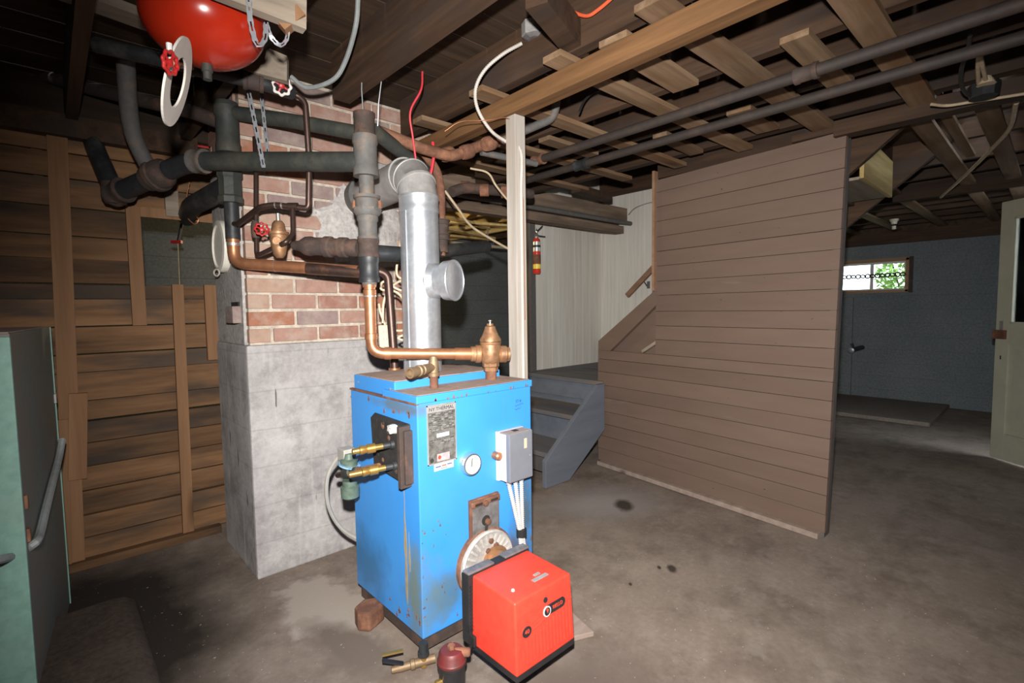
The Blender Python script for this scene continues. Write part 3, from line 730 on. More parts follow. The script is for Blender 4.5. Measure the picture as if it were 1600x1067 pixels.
for i in range(22): 
    z = random.uniform(.1, .5); streak('paint_chip', random.uniform(BX0+.004, BX0+.02) if i < 10 else random.uniform(BX0+.05, 1.1), BY0, z, z+random.uniform(.004, .014), random.uniform(.003, .008), 'F', 'rust', 40+i)
for i in range(14):
    z = random.uniform(.1, .6); streak('paint_chip', random.uniform(1.40, BX1-.005), BY0, z, z+random.uniform(.006, .03), random.uniform(.003, .01), 'F', 'grey_plate', 80+i)
for i in range(14):
    x = random.uniform(BX0+.02, BX1-.02); streak('paint_chip', x, BY0-.0062, BZT+.002, BZT+random.uniform(.006, .02), random.uniform(.004, .012), 'F', 'rust', 120+i)
FBO = frame((0, BY0, 0), (1, 0, 0), (0, 0, 1))    # local z -> -y? checked below
OUT = 1 if FBO.col[2][1] < 0 else -1
def fpl(name, x0, z0, x1, z1, t0, t1, mat, parent=bo, bevel=0):
    return fbox(name, FBO, (x0, z0, min(t0*OUT, t1*OUT)), (x1, z1, max(t0*OUT, t1*OUT)), mat, parent, bevel)
def txt(s, size, x, z, t, mat, parent, sx=1, nm='lettering'):
    fr = frame((x, BY0-t, z), (1, 0, 0), (0, 0, 1)); return text(nm, s, size, fr, mat, parent, .0004, sx)
# name plate
fpl('nameplate', .955, .702, 1.076, .912, 0, .002, 'nameplate_metal')
for a in ((.953, .700, .957, .914), (1.074, .700, 1.078, .914), (.953, .910, 1.078, .914), (.953, .700, 1.078, .704)): fpl('nameplate_edge', *a, 0, .003, 'galvanised_dull')
fpl('nameplate_header', .957, .887, 1.074, .909, .002, .0023, 'galvanised_dull')
txt('NY THERMAL', .0175, 1.0155, .898, .0027, 'ink_black', bo, 1.02)
fpl('serial_label', .993, .795, 1.046, .809, .002, .0028, 'white_label')
fpl('approval_label', .992, .708, 1.046, .735, .002, .0028, 'pink_label')
fr = frame((1.002, BY0-.003, .722), (1, 0, 0), (0, 0, 1)); prism('approval_mark', disc_poly(.007, 16), fr, 0, .0006*OUT, 'logo_red', bo)
fr = frame((.97, BY0-.0022, .716), (1, 0, 0), (0, 0, 1)); prism('stamp', disc_poly(.008, 16), fr, 0, .0006*OUT, 'ink_black', bo)
for i in range(12):
    z = .879-i*.0072-(.028 if i > 8 else 0)
    x = .962
    while x < 1.066:
        wd = random.uniform(.004, .018)
        if random.random() < .7: fpl('small_print', x, z, min(x+wd, 1.07), z+.0022, .002, .0024, 'ink_black' if random.random() < .6 else 'galvanised_dull')
        x += wd+.004
fpl('sticker', .979, .674, 1.064, .699, 0, .001, 'white_label')
for x, z, wd, c_ in ((.985, .686, .024, 'ink_blue'), (1.012, .687, .02, 'logo_red'), (1.036, .688, .02, 'ink_blue'), (1.006, .678, .03, 'ink_grey')): fpl('sticker_print', x, z, x+wd, z+.004, .001, .0014, c_)
# gauge
gc = Vector((1.131, BY0, .673)); gr = .042
g = lathe('gauge', gc+Vector((0, .004, 0)), (0, -1, 0), [(0, gr*.9), (.0, gr), (.03, gr), (.034, gr*.96), (.034, gr*.86), (.024, gr*.85), (.024, 0)], 'chrome', bo, 32)
sub(lathe('dial', gc+Vector((0, -.0195, 0)), (0, -1, 0), [(0, gr*.84), (.0015, gr*.84), (.0015, 0)], 'white_label', None, 32), g)
for i in range(24):
    a = math.radians(-130+i*260/23); p = gc+Vector((math.sin(a)*gr*.62, -.0215, math.cos(a)*gr*.62)); q = gc+Vector((math.sin(a)*gr*.72, -.0215, math.cos(a)*gr*.72))
    sub(bar('tick', p, q, .0012, .0006, 'ink_black', None, up=(0, 1, 0)), g)
sub(bar('needle', gc+Vector((0, -.0225, -.006)), gc+Vector((.004, -.0225, .022)), .003, .0008, 'ink_black', None, up=(0, 1, 0)), g)
sub(prism('dial_mark', disc_poly(.004, 12, 0, -.008), frame(gc+Vector((0, -.0215, 0)), (1, 0, 0), (0, 0, 1)), 0, .0008*OUT, 'ink_grey', None), g)
# felt-pen note
def scrib(x, z, pts): tube('pen_note', [(x+a, BY0-.0006, z+b_) for a, b_ in pts], .0011, 'ink_blue', bo, 5)
txt('57 #', .017, 1.395, .872, .0006, 'ink_blue', bo, 1.0, 'pen_note')
scrib(1.376, .853, [(.004*i, .0035*math.sin(i*2.1)+.0006*i) for i in range(12)]); scrib(1.376, .838, [(.004*i, .003*math.sin(i*1.7+1)+.0006*i) for i in range(9)])
# control box
bx = box('control_box', (1.275, BY0-.075, .575), (1.40, BY0-.012, .765), 'steel_grey', bo, .004)
sub(box('box_back', (1.268, BY0-.016, .572), (1.405, BY0, .768), 'white_enamel', None, .002), bx)
sub(box('box_side', (1.2735, BY0-.055, .577), (1.2755, BY0-.014, .763), 'white_enamel', None), bx)
sub(box('dust_cap', (1.277, BY0-.072, .765), (1.398, BY0-.014, .7665), 'boiler_dust', None), bx)
sub(box('knockout', (1.325, BY0-.05, .7665), (1.35, BY0-.03, .768), 'soot_and_hole_dark', None), bx)
sub(box('sight_window', (1.353, BY0-.0765, .698), (1.368, BY0-.074, .738), 'cream_plastic', None, .001), bx)
sub(lathe('cover_screw', (1.385, BY0-.074, .665), (0, -1, 0), [(0, .004), (.002, .003)], 'ink_grey', None, 8), bx)
lathe('copper_bulb', (1.262, BY0, .675), (0, -1, 0), [(0, .016), (.03, .016), (.035, .01)], 'copper', bo, 14)
for i, (x, bx_) in enumerate(((1.30, 1.345), (1.335, 1.352), (1.368, 1.362))):
    lathe('conduit_clamp', (x, BY0-.04, .578), (0, 0, -1), [(0, .011), (.02, .011), (.022, .009)], 'galvanised_dull', bo, 12)
    tube('flex_conduit', [(x, BY0-.04, .56), ((x+bx_)/2, BY0-.045, .46), (bx_, BY0-.05, .36), (bx_+.004, BY0-.06, .28), (bx_, BY0-.12, .235)], .0095, 'armoured_white', bo, 10, rib=.008, smoothpath=True)
lathe('conduit_tape', (1.354, BY0-.052, .335), (0, 0, 1), [(0, .021), (.03, .021)], 'black_plastic', bo, 12)
# inspection hatch over the burner door
fpl('hatch_plate', 1.127, .345, 1.272, .528, 0, .012, 'rust', bo, .002)
fpl('hatch_inner', 1.137, .345, 1.266, .512, .012, .016, 'grey_plate', bo, .002)
fpl('hatch_rail', 1.129, .500, 1.270, .522, .012, .022, 'rust', bo, .003)
for x in (1.145, 1.222): fpl('hatch_slot', x, .505, x+.035, .513, .0221, .0235, 'soot_and_hole_dark')
lathe('hatch_nut', (1.196, BY0-.012, .506), (0, -1, 0), [(0, .013), (.016, .012), (.018, .008)], 'rust', bo, hexn=6)
fr = frame((1.20, BY0-.016, .435), (1, 0, 0), (0, 0, 1)); prism('peephole', disc_poly(.02, 24), fr, 0, .002*OUT, 'soot_and_hole_dark', bo)
lathe('peephole_plug', (1.206, BY0-.016, .43), (0, -1, 0), [(0, .013), (.012, .012), (.014, .006)], 'rust', bo, 14)
bar('peephole_arm', (1.196, BY0-.019, .37), (1.202, BY0-.019, .43), .012, .004, 'iron_black', bo, up=(0, 1, 0))
# cast burner flange
dc = Vector((1.20, BY0, .268)); dr = .128
lathe('flange_ring', dc, (0, -1, 0), [(0, dr*1.06), (.016, dr*1.06), (.018, dr*1.02)], 'rust', bo, 40)
fl_ = lathe('flange_disc', dc+Vector((0, -.012, 0)), (0, -1, 0), [(0, dr), (.016, dr), (.022, dr*.95), (.018, dr*.9), (.018, 0)], 'aluminium_cast', bo, 40)
for i in range(26):
    a = 2*math.pi*i/26; e = Vector((math.cos(a), 0, math.sin(a)))
    sub(bar('flange_rib', dc+e*dr*.6+Vector((0, -.031, 0)), dc+e*dr*.88+Vector((0, -.031, 0)), .009, .007, 'aluminium_cast', None, up=(0, 1, 0)), fl_)
for x, z in ((.01, .088), (-.072, -.03), (.035, .063), (-.005, .052)): sub(lathe('bolt', dc+Vector((x, -.028, z)), (0, -1, 0), [(0, .011), (.01, .011), (.012, .006)], 'rust', None, hexn=6), fl_)
lathe('burner_sleeve', dc+Vector((.03, -.02, 0)), (0, -1, 0), [(0, .062), (.02, .062), (.022, .05), (.075, .047)], 'bronze', bo, 28)
lathe('burner_tube', dc+Vector((.03, -.05, 0)), (0, -1, 0), [(0, .046), (.13, .046)], 'black_plastic', bo, 28)
# sooty coil plate with brass nozzles on the left side
cp = mk('coil_plate', [(BX0-.02, 1.535, .632), (BX0-.02, 1.545, .845), (BX0-.03, 1.77, .842), (BX0-.03, 1.755, .66), (BX0, 1.53, .63), (BX0, 1.53, .85), (BX0, 1.79, .855), (BX0, 1.78, .64)],
        [(0, 1, 2, 3), (7, 6, 5, 4), (0, 4, 5, 1), (1, 5, 6, 2), (2, 6, 7, 3), (3, 7, 4, 0)], 'soot_and_hole_dark', bo, False, .003)
sub(box('plate_edge', (BX0-.045, 1.528, .625), (BX0, 1.548, .845), 'rust_dark', None, .003), cp)
sub(box('plate_lip', (BX0-.032, 1.515, .64), (BX0, 1.53, .83), 'rust_dark', None, .003), cp)
lp = lump('lime_crust', (0, 0, 0), .03, .022, .012, 'white_label', None, 14, 4)
lp.data.transform(Matrix.Translation((BX0-.03, 1.60, .825)) @ Matrix.Rotation(-math.pi/2, 4, 'Z')); sub(lp, cp)
for i in range(10):
    y_, z_ = random.uniform(1.56, 1.74), random.uniform(.64, .84); sub(lathe('plate_scale', (BX0-.026, y_, z_), (-1, 0, 0), [(0, random.uniform(.006, .014)), (.004, .004)], random.choice(['rust_dark', 'rust', 'soot_and_hole_dark']), None, 7), cp)
for z, y_, ln in ((.765, 1.615, .11), (.69, 1.60, .13)):
    d_ = Vector((-1, .28, -.05)).normalized(); o_ = Vector((BX0-.02, y_, z))
    lathe('coil_stub', o_, d_, [(0, .017), (.012, .017), (.014, .012), (.04, .012)], 'iron_black', bo, 14)
    lathe('brass_nozzle', o_+d_*.035, d_, [(0, .011), (.03, .011), (.032, .017), (.06, .017), (.062, .013), (.075, .016), (.085, .016), (.088, .011), (ln, .0105), (ln+.002, .006)], 'brass', bo, 14)
# boiler drain tee at the front corner
lathe('drain_nipple', (BX0-.012, BY0-.02, .085), (0, 0, -1), [(0, .016), (.03, .016), (.03, .02), (.045, .02)], 'iron_black', bo, 14)
dv = lathe('drain_tee', (BX0-.012, BY0-.02, .045), (0, 0, -1), [(0, .013), (.03, .014), (.045, .012)], 'brass', bo, 14)
dd = Vector((-.55, -.80, .0)).normalized(); dd = (-RT*.93 - FW*.30); dd.z = -.06; dd.normalize()
sub(lathe('tee_body', Vector((BX0-.012, BY0-.02, .018))-dd*.04, dd, [(0, .015), (.07, .015), (.072, .018), (.085, .018), (.087, .013), (.12, .014), (.15, .011), (.152, .007)], 'brass_old', None, 14), dv)
sub(bar('lever', Vector((BX0-.012, BY0-.02, .03))+dd*.07, Vector((BX0-.012, BY0-.02, .062))+dd*.14, .016, .007, 'black_plastic', None), dv)
sub(bar('lever', Vector((BX0-.012, BY0-.02, .078))+dd*.07, Vector((BX0-.012, BY0-.02, .082))+dd*.14, .014, .006, 'brass', None), dv)

# burner
bn = thing('oil_burner', (1.09, 1.16, .13), 'red oil burner with black base bolted to the front of the blue boiler', 'burner')
QX0, QX1, QY0, QY1, QZ0, QZ1 = .962, 1.226, 1.045, 1.262, .155, .385
# tapered red hood
def hood(x0, x1, y0, y1, z0, z1, dx, dy, dz): return [(x0, y0, z0), (x1, y0, z0), (x1, y1, z0), (x0, y1, z0), (x0+dx, y0+dy, z1-dz), (x1-dx, y0+dy, z1-dz), (x1-dx, y1, z1), (x0+dx, y1, z1)]
hood_o = mk('hood', hood(QX0, QX1, QY0, QY1, QZ0, QZ1, .006, .012, .008), BOXF, 'burner_red', bn, True, .008, 3)
box('base_plate', (QX0+.004, QY0+.004, QZ0-.022), (QX1+.002, QY1+.03, QZ0+.004), 'black_plastic', bn, .004)
box('back_housing', (QX0-.012, QY1-.006, QZ0+.0), (QX1+.0, QY1+.035, QZ1+.004), 'black_plastic', bn, .006)
box('back_cap', (QX0-.01, QY1-.004, QZ1+.004), (QX0+.1, QY1+.03, QZ1+.012), 'grey_plate', bn, .003)
box('back_cap', (QX0+.15, QY1-.004, QZ1+.004), (QX1, QY1+.03, QZ1+.012), 'grey_plate', bn, .003)
box('clip', (QX0-.014, QY1-.03, QZ0+.005), (QX0-.002, QY1+.02, QZ0+.04), 'black_plastic', bn, .003)
for i in range(12): box('vent_tooth', (QX0-.008, QY1-.012, QZ0+.05+i*.013), (QX0-.001, QY1-.002, QZ0+.056+i*.013), 'black_plastic', bn)
sl = math.atan2(.012, QZ1-QZ0-.008)
FQ = frame((QX0, QY0, QZ0), (1, 0, 0), (0, math.sin(sl), math.cos(sl)))
QO = 1 if FQ.col[2][1] < 0 else -1
def qbox(nm, x0, z0, x1, z1, t0, t1, mat, bevel=0): return fbox(nm, FQ, (x0, z0, min(t0*QO, t1*QO)), (x1, z1, max(t0*QO, t1*QO)), mat, bn, bevel)
W_ = QX1-QX0
for i in range(15): qbox('louvre_rib', .026+i*.0152, .022, .033+i*.0152, .094+max(0, i-3)*.0042, -.001, .0035, 'burner_red', .0015)
# raised step under the brow
prism('brow', [(.012, .118), (.045, .118), (.06, .136), (W_-.075, .15), (W_-.055, .165), (W_-.012, .165), (W_-.012, .168), (.012, .168)], FQ, -.001*QO, .0025*QO, 'burner_red', bn)
prism('lower_panel_edge', [(.01, .02), (.02, .108), (.05, .112), (W_-.05, .148), (W_-.012, .148), (W_-.012, .145), (W_-.052, .144), (.05, .107), (.024, .104), (.014, .02)], FQ, -.001*QO, .003*QO, 'burner_red', bn)
prism('sight_hole', disc_poly(.0085, 20, .134, .183), FQ, 0, .0028*QO, 'soot_and_hole_dark', bn)
# badges
def capsule(x0, x1, z, r, n=10): return [(x1+r*math.cos(a), z+r*math.sin(a)) for a in [math.pi*(i/n-.5) for i in range(n+1)]] + [(x0+r*math.cos(a), z+r*math.sin(a)) for a in [math.pi*(i/n+.5) for i in range(n+1)]]
prism('maker_badge', capsule(.143, .206, .149, .0155), FQ, .001*QO, .0045*QO, 'black_plastic', bn)
prism('emblem_ring', disc_poly(.0165, 28, .136, .147), FQ, .001*QO, .0052*QO, 'white_enamel', bn)
prism('emblem_disc', disc_poly(.0125, 28, .136, .147), FQ, .001*QO, .0056*QO, 'black_plastic', bn)
prism('emblem_flame', [(.131, .156), (.139, .156), (.142, .150), (.137, .141), (.134, .147)], FQ, .001*QO, .006*QO, 'logo_red', bn)
def qtext(s, size, x, z, t, mat, sx=1): return text('lettering', s, size, FQ @ Matrix.Translation((x, z, t*QO)) @ Matrix.Rotation(0 if QO > 0 else math.pi, 4, 'Y'), mat, bn, .0005, sx)
qtext('RIELLO', .0165, .1845, .149, .0048, 'logo_red', .9)
prism('size_badge', disc_poly(.022, 28, .046, .122, .019), FQ, .001*QO, .004*QO, 'burner_red', bn)
prism('size_badge_face', disc_poly(.019, 28, .046, .122, .0165), FQ, .001*QO, .0048*QO, 'black_plastic', bn)
qtext('40', .018, .046, .122, .005, 'logo_red', 1.1)
box('top_sticker', (1.09, 1.095, QZ1-.0045), (1.155, 1.11, QZ1-.0025), 'ink_grey', bn); box('top_sticker', (1.115, 1.118, QZ1-.004), (1.14, 1.128, QZ1-.0015), 'galvanised_dull', bn)
lathe('top_screw', (1.01, 1.11, QZ1-.006), (0, 0, 1), [(0, .006), (.004, .005)], 'cream_lid', bn, 10)
# oil filter canister
fcn = HZ(706, 1040, .12)
of = thing('oil_filter', (fcn.x, fcn.y, 0), 'black oil filter canister with a dark red cap in front of the boiler', 'filter')
lathe('bowl', (fcn.x, fcn.y, .0), (0, 0, 1), [(0, .034), (.008, .04), (.125, .042), (.127, .047), (.135, .047)], 'black_plastic', of, 26)
lathe('cap', (fcn.x, fcn.y, .135), (0, 0, 1), [(0, .046), (.008, .047), (.012, .044), (.03, .041), (.04, .034), (.044, .0)], 'cap_red', of, 26)
lathe('cap_nut', (fcn.x, fcn.y, .175), (0, 0, 1), [(0, .012), (.014, .012)], 'rust', of, hexn=6)
lathe('side_plug', (fcn.x, fcn.y, .165), RT, [(0, .014), (.055, .014), (.06, .01)], 'rust', of, 12)
lathe('brass_plug', Vector((fcn.x, fcn.y, .085))-RT*.02-FW*.02, -RT-FW*.6, [(0, .01), (.03, .01), (.034, .006)], 'brass', of, 12)
tube('oil_line', [Vector((fcn.x, fcn.y, .165))+RT*.05, Vector((1.0, 1.28, .15)), (1.05, 1.29, .16)], .006, 'black_plastic', of, 8, .03)

# loose brick and board beside the boiler
tag(prism('broken_brick', [(0, -.04), (.09, -.045), (.115, .0), (.085, .05), (.02, .05), (-.012, .01)], frame((.835, 1.80, 0), (.9, .45, 0), (-.45, .9, 0)), 0, .075, 'rust', None, .012), 'broken brown brick wedged under the left edge of the boiler', 'brick')
tag(prism('wood_offcut', [(0, 0), (.36, .02), (.35, .1), (.01, .09)], frame((1.46, 1.15, 0), (.30, .95, 0), (-.95, .3, 0)), 0, .02, 'dusty_plank', None, .003), 'dusty board offcut lying on the floor beside the red burner', 'board')

# ================================================================== FLUE
fx, fy = 1.186, 1.865; fr_ = .082
fp = thing('flue_pipe', (fx, fy, .985), 'shiny galvanised flue pipe from the boiler top into the chimney', 'flue pipe')
ztop = VZ(fx, fy, 312)
lathe('lower_pipe', (fx, fy, .985), (0, 0, 1), [(0, fr_), (.30, fr_), (VZ(fx, fy, 330)-.985, fr_)], 'galvanised', fp, 40)
zj = VZ(fx, fy, 333)
lathe('upper_pipe', (fx, fy, zj), (0, 0, 1), [(0, fr_*1.0), (0, fr_*1.035), (.012, fr_*1.045), (.02, fr_*1.02), (ztop-zj, fr_*1.02), (ztop-zj+.004, fr_*1.05), (ztop-zj+.012, fr_*1.05), (ztop-zj+.014, fr_)], 'galvanised', fp, 40)
box('pipe_seam', (fx-fr_*.98-.002, fy-fr_*.3, .99), (fx-fr_*.94, fy-fr_*.25, zj), 'galvanised', fp)
# gored elbow bending back to the chimney
eo = Vector((fx, fy, ztop)); ed = Vector((TH.x-fx, TH.y-fy, 0)).normalized(); Rb = .115
ang = [0, 30, 60, 90]
def elb(a): a = math.radians(a); return eo + ed*(Rb*(1-math.cos(a))) + Vector((0, 0, Rb*math.sin(a)))
def ering(a, rr, n=36):
    ar = math.radians(a); dirv = ed*math.sin(ar)+Vector((0, 0, math.cos(ar))); s = ed.cross(Vector((0, 0, 1))); u = s.cross(dirv)
    return [elb(a) + s*(math.cos(2*math.pi*i/n)*rr) + u*(math.sin(2*math.pi*i/n)*rr) for i in range(n)]
for g0, g1 in ((0, 30), (30, 60), (60, 90)):
    n = 36; rings = []
    for a, rr in ((g0, fr_*1.0), (g0+.5, fr_*1.04), (g0+4, fr_*1.04), (g0+5, fr_), (g1, fr_)): rings.append(ering(a, rr))
    v = [p for r_ in rings for p in r_]; f = [(i*n+k, i*n+(k+1) % n, (i+1)*n+(k+1) % n, (i+1)*n+k) for i in range(4) for k in range(n)]
    mk('elbow_gore', v, f, 'galvanised_dull', fp, True)
e2 = elb(90); th2 = Vector((TH.x, CY0-.0, e2.z))
lathe('thimble_pipe', e2-ed*.01, ed, [(0, fr_*1.0), (0, fr_*1.06), (.012, fr_*1.06), (.014, fr_*1.01), ((th2-e2).length+.05, fr_*1.01)], 'galvanised_dull', fp, 36)
lathe('thimble_collar', th2-ed*.10, ed, [(0, fr_*1.1), (0, fr_*1.22), (.03, fr_*1.26), (.03, fr_*1.12), (.10, fr_*1.12)], 'iron_grey', fp, 36)
# barometric damper tee
dz_ = VZ(fx, fy, 440); ddir = (RT*.93 - FW*.36); ddir.z = .0; ddir.normalize()
lathe('damper_tee', (fx, fy, dz_), ddir, [(.04, .066), (.118, .066), (.122, .082), (.162, .085), (.164, .082), (.164, .0)], 'galvanised', fp, 36)
torus('damper_rim', Vector((fx, fy, dz_))+ddir*.164, ddir, .083, .004, 'galvanised', fp, 36, 6)
lathe('tee_saddle', (fx, fy, dz_), ddir, [(.068, .086), (.088, .07)], 'galvanised', fp, 30)

# ================================================================== HEATING PIPES
def run(t, pts, r, mat, nm='pipe', fil=0, n=14): return tube(nm, pts, r, mat, t, n, fil)
# --- stack 1 and copper supply to the boiler
S = D(577, 430, 1.98); sx, sy = S.x, S.y
hp = thing('iron_header', (sx, sy, 1.4), 'black iron heating header with a tall coupled riser in front of the chimney', 'pipe')
def sz(py): return VZ(sx, sy, py)
def sv(py): return Vector((sx, sy, sz(py)))
q = px(1, 1.98)
run(hp, [sv(445), sv(180)], 11.5*q, 'iron_grey', 'riser')
collar('riser_cap', sv(215), sv(177), 15.5*q, 'rust_dark', hp, .06)
collar('reducer', sv(276), sv(213), 17.5*q, 'iron_grey', hp, .1)
collar('coupling', sv(331), sv(306), 17.5*q, 'iron_grey', hp, .16)
lathe('flange', sv(338), (0, 0, 1), [(0, 18*q), (.012, 22*q), (.03, 22*q), (.032, 16*q)], 'iron_grey', hp, 8)
collar('union', sv(378), sv(338), 14.5*q, 'iron_grey', hp, .12)
collar('tee', sv(402), sv(374), 15.5*q, 'rust_dark', hp, .08)
collar('coupling', sv(441), sv(402), 14.8*q, 'iron_black', hp, .08)
lathe('flange_bolt', sv(326)+RT*.05, (0, 0, 1), [(0, .009), (.03, .009)], 'rust', hp, hexn=6)
lathe('flange_bolt', sv(326)-RT*.05, (0, 0, 1), [(0, .009), (.03, .009)], 'rust', hp, hexn=6)
# header to the left
h0 = sv(253); h1 = D(318, 252, 2.13); h2 = D(252, 268, 2.2); h3 = D(180, 303, 2.3)
run(hp, [h0, h1], px(14.5, 2.08), 'iron_green', 'header')
run(hp, [h1, D(285, 257, 2.17), h3], px(15, 2.2), 'iron_black', 'header_arm', .05)
collar('coupling', h1+(h1-h0).normalized()*.05, h1-(h1-h0).normalized()*.01, px(17.5, 2.13), 'iron_grey', hp, .05)
aa = (h3-D(285, 257, 2.17)).normalized()
lathe('union', D(262, 267, 2.19), aa, [(0, .045), (.02, .06), (.05, .063), (.055, .07), (.075, .07), (.08, .055), (.12, .052)], 'rust_dark', hp, 20)
collar('elbow_fitting', h3-aa*.06, h3+aa*.01, px(18.5, 2.3), 'rust_dark', hp, .06)
lathe('elbow_fitting', h3, (0, 0, 1), [(-.05, .02), (-.045, .04), (-.02, .052), (.04, .052), (.05, .05)], 'rust_dark', hp, 20)
run(hp, [h3, D(150, 235, 2.42), D(128, 170, 2.55)], px(13, 2.4), 'iron_black', 'riser_arm', .05)
run(hp, [D(232, 262, 2.2), D(208, 215, 2.12), D(200, 165, 2.05), D(196, 90, 1.95)], px(12, 2.1), 'iron_grey', 'branch_pipe', .06)
# stub to the left with union and plug, pipe to the right behind the flue
aL = (D(465, 384, 2.05)-sv(388)).normalized()
lathe('stub_union', sv(388)+aL*.04, aL, [(0, .032), (.02, .036), (.05, .033), (.055, .04), (.085, .04), (.09, .034), (.12, .036), (.125, .042), (.15, .042), (.155, .036), (.2, .036), (.22, .04), (.24, .038), (.27, .022), (.30, .018)], 'rust_dark', hp, 20)
run(hp, [sv(395), D(640, 398, 2.25), D(760, 385, 2.9)], px(12.5, 2.1), 'iron_black', 'cross_pipe')
cu = thing('copper_supply_pipe', (sx, sy, 1.08), 'bright copper pipe dropping from the iron riser to the boiler top', 'pipe')
bfx, bfy = 1.358, 1.611
zc = VZ(bfx, bfy, 553)
run(cu, [sv(438), Vector((sx, sy, sz(552))), Vector((bfx, bfy, zc))-(Vector((bfx, bfy, zc))-Vector((sx, sy, sz(552)))).normalized()*.05], .0225, 'copper', 'pipe', .05, 18)
hv = (Vector((bfx, bfy, zc))-Vector((sx, sy, sz(552)))).normalized()
for p in (sv(462), sv(530)): lathe('sleeve', p, (0, 0, 1), [(0, .0228), (.0, .0255), (.022, .0255), (.024, .0228)], 'copper', cu, 18)
lathe('solder_ring', sv(464), (0, 0, 1), [(0, .0262), (.006, .0262)], 'solder', cu, 18)
lathe('thread_ring', sv(449), (0, 0, 1), [(0, .026), (.02, .028)], 'copper', cu, 18)
p0 = Vector((sx, sy, sz(552)))
lathe('sleeve', p0+hv*.05, hv, [(0, .0255), (.025, .0255)], 'copper', cu, 18)
lathe('sleeve', Vector((bfx, bfy, zc))-hv*.15, hv, [(0, .026), (.08, .026)], 'copper', cu, 18)
lathe('solder_ring', Vector((bfx, bfy, zc))-hv*.072, hv, [(0, .028), (.012, .028)], 'solder', cu, 18)
# bronze pressure/air valve at the end
bv = thing('bronze_valve', (bfx, bfy, .955), 'bronze pressure valve with a cone shaped bonnet on the boiler top', 'valve')
lathe('nipple', (bfx, bfy, .953), (0, 0, 1), [(0, .024), (.045, .024)], 'rust', bv, 18)
lathe('inlet', (bfx, bfy, .99), (0, 0, 1), [(0, .031), (.015, .031), (.02, .036), (.04, .035)], 'bronze', bv, hexn=8)
lathe('body', (bfx, bfy, zc-.045), (0, 0, 1), [(0, .03), (.02, .043), (.06, .047), (.085, .042), (.09, .045), (.10, .045)], 'bronze', bv, 24)
lathe('side_arm', Vector((bfx, bfy, zc))-hv*.085, hv, [(0, .032), (.02, .032), (.022, .038), (.04, .038), (.05, .03), (.12, .03), (.125, .036), (.15, .036), (.155, .03), (.165, .03), (.168, .02)], 'bronze', bv, 20)
lathe('bonnet', (bfx, bfy, zc+.05), (0, 0, 1), [(0, .045), (.012, .045), (.03, .034), (.055, .024), (.065, .022), (.07, .014), (.078, .014)], 'bronze', bv, 24)
lathe('vent_screw', (bfx, bfy, zc+.125), (0, 0, 1), [(0, .004), (.012, .004), (.013, .008), (.017, .008)], 'chrome', bv, 10)
# relief valve on the lid
rx, ry = 1.056, 1.587
rv = thing('relief_valve', (rx, ry, .955), 'rusty brass relief valve on a short nipple, front of the boiler top', 'valve')
lathe('nipple', (rx, ry, .953), (0, 0, 1), [(0, .016), (.055, .016)], 'rust', rv, 16)
lathe('body', (rx, ry, 1.0), (0, 0, 1), [(0, .021), (.012, .021), (.014, .018), (.05, .019), (.06, .016), (.075, .014)], 'brass_old', rv, 18)
rd = D(640, 583, 1.77)-Vector((rx, ry, 1.035)); rl = rd.length
lathe('outlet', (rx, ry, 1.035), rd, [(0, .014), (rl*.3, .018), (rl*.5, .02), (rl*.52, .017), (rl*.6, .021), (rl*.66, .021), (rl*.68, .017), (rl*.95, .02), (rl, .02), (rl, .014), (rl*.9, .013)], 'brass_old', rv, 18)
# --- left stack and copper return
rt = thing('copper_return_pipe', D(365, 410, 2.2), 'copper return pipe running left along the chimney and down behind the boiler', 'pipe')
lx, ly = D(366, 410, 2.22).x, D(366, 410, 2.22).y
def lv(py): return Vector((lx, ly, VZ(lx, ly, py)))
ql = px(1, 2.22)
e1_ = D(598, 424, 2.24); dn = D(617, 590, 2.24)
run(rt, [lv(372), lv(411), D(560, 424, 2.2)], .0255, 'copper', 'pipe', .05, 18)
run(rt, [D(480, 419.5, 2.205), D(565, 425, 2.2)], .0263, 'copper_dark', 'tarnished_section', 0, 18)
run(rt, [D(560, 424, 2.2), D(585, 422, 2.22), D(606, 428, 2.23), Vector((dn.x, dn.y, 1.0)), Vector((dn.x, dn.y, .3))], .019, 'copper_dark', 'drop_pipe', .04, 16)
lathe('collar', Vector((dn.x, dn.y, VZ(dn.x, dn.y, 585))), (0, 0, 1), [(0, .026), (.03, .026)], 'copper', rt, 16)
for pxx in (430, 455): lathe('solder_ring', D(pxx, 411+(pxx-366)*.067, 2.215), RT, [(0, .0268), (.004, .0268)], 'solder', rt, 18)
lathe('solder_ring', lv(384), (0, 0, 1), [(0, .027), (.012, .027)], 'solder', rt, 18)
ir = thing('iron_riser', lv(300), 'greenish iron riser with heavy couplings at the left chimney corner', 'pipe')
run(ir, [lv(374), lv(160)], 10.5*ql, 'iron_black', 'pipe')
collar('coupling', lv(318), lv(268), 16.5*ql, 'iron_green', ir, .12, 8)
collar('tee', lv(240), lv(168), 16.5*ql, 'iron_green', ir, .08)
lathe('cap', lv(168), (0, 0, 1), [(0, .05), (.02, .045), (.025, .02)], 'iron_green', ir, 18)
run(ir, [lv(195), D(300, 175, 2.2), D(150, 140, 2.3), D(-40, 90, 2.4)], .03, 'rust_dark', 'branch_pipe', .05)
run(ir, [lv(290), D(300, 322, 2.5), D(292, 340, 2.8)], px(15, 2.4), 'iron_black', 'branch_pipe', .05)
run(ir, [lv(175), D(450, 188, 2.15), D(560, 208, 2.1)], px(11, 2.15), 'iron_green', 'cross_pipe', .02)
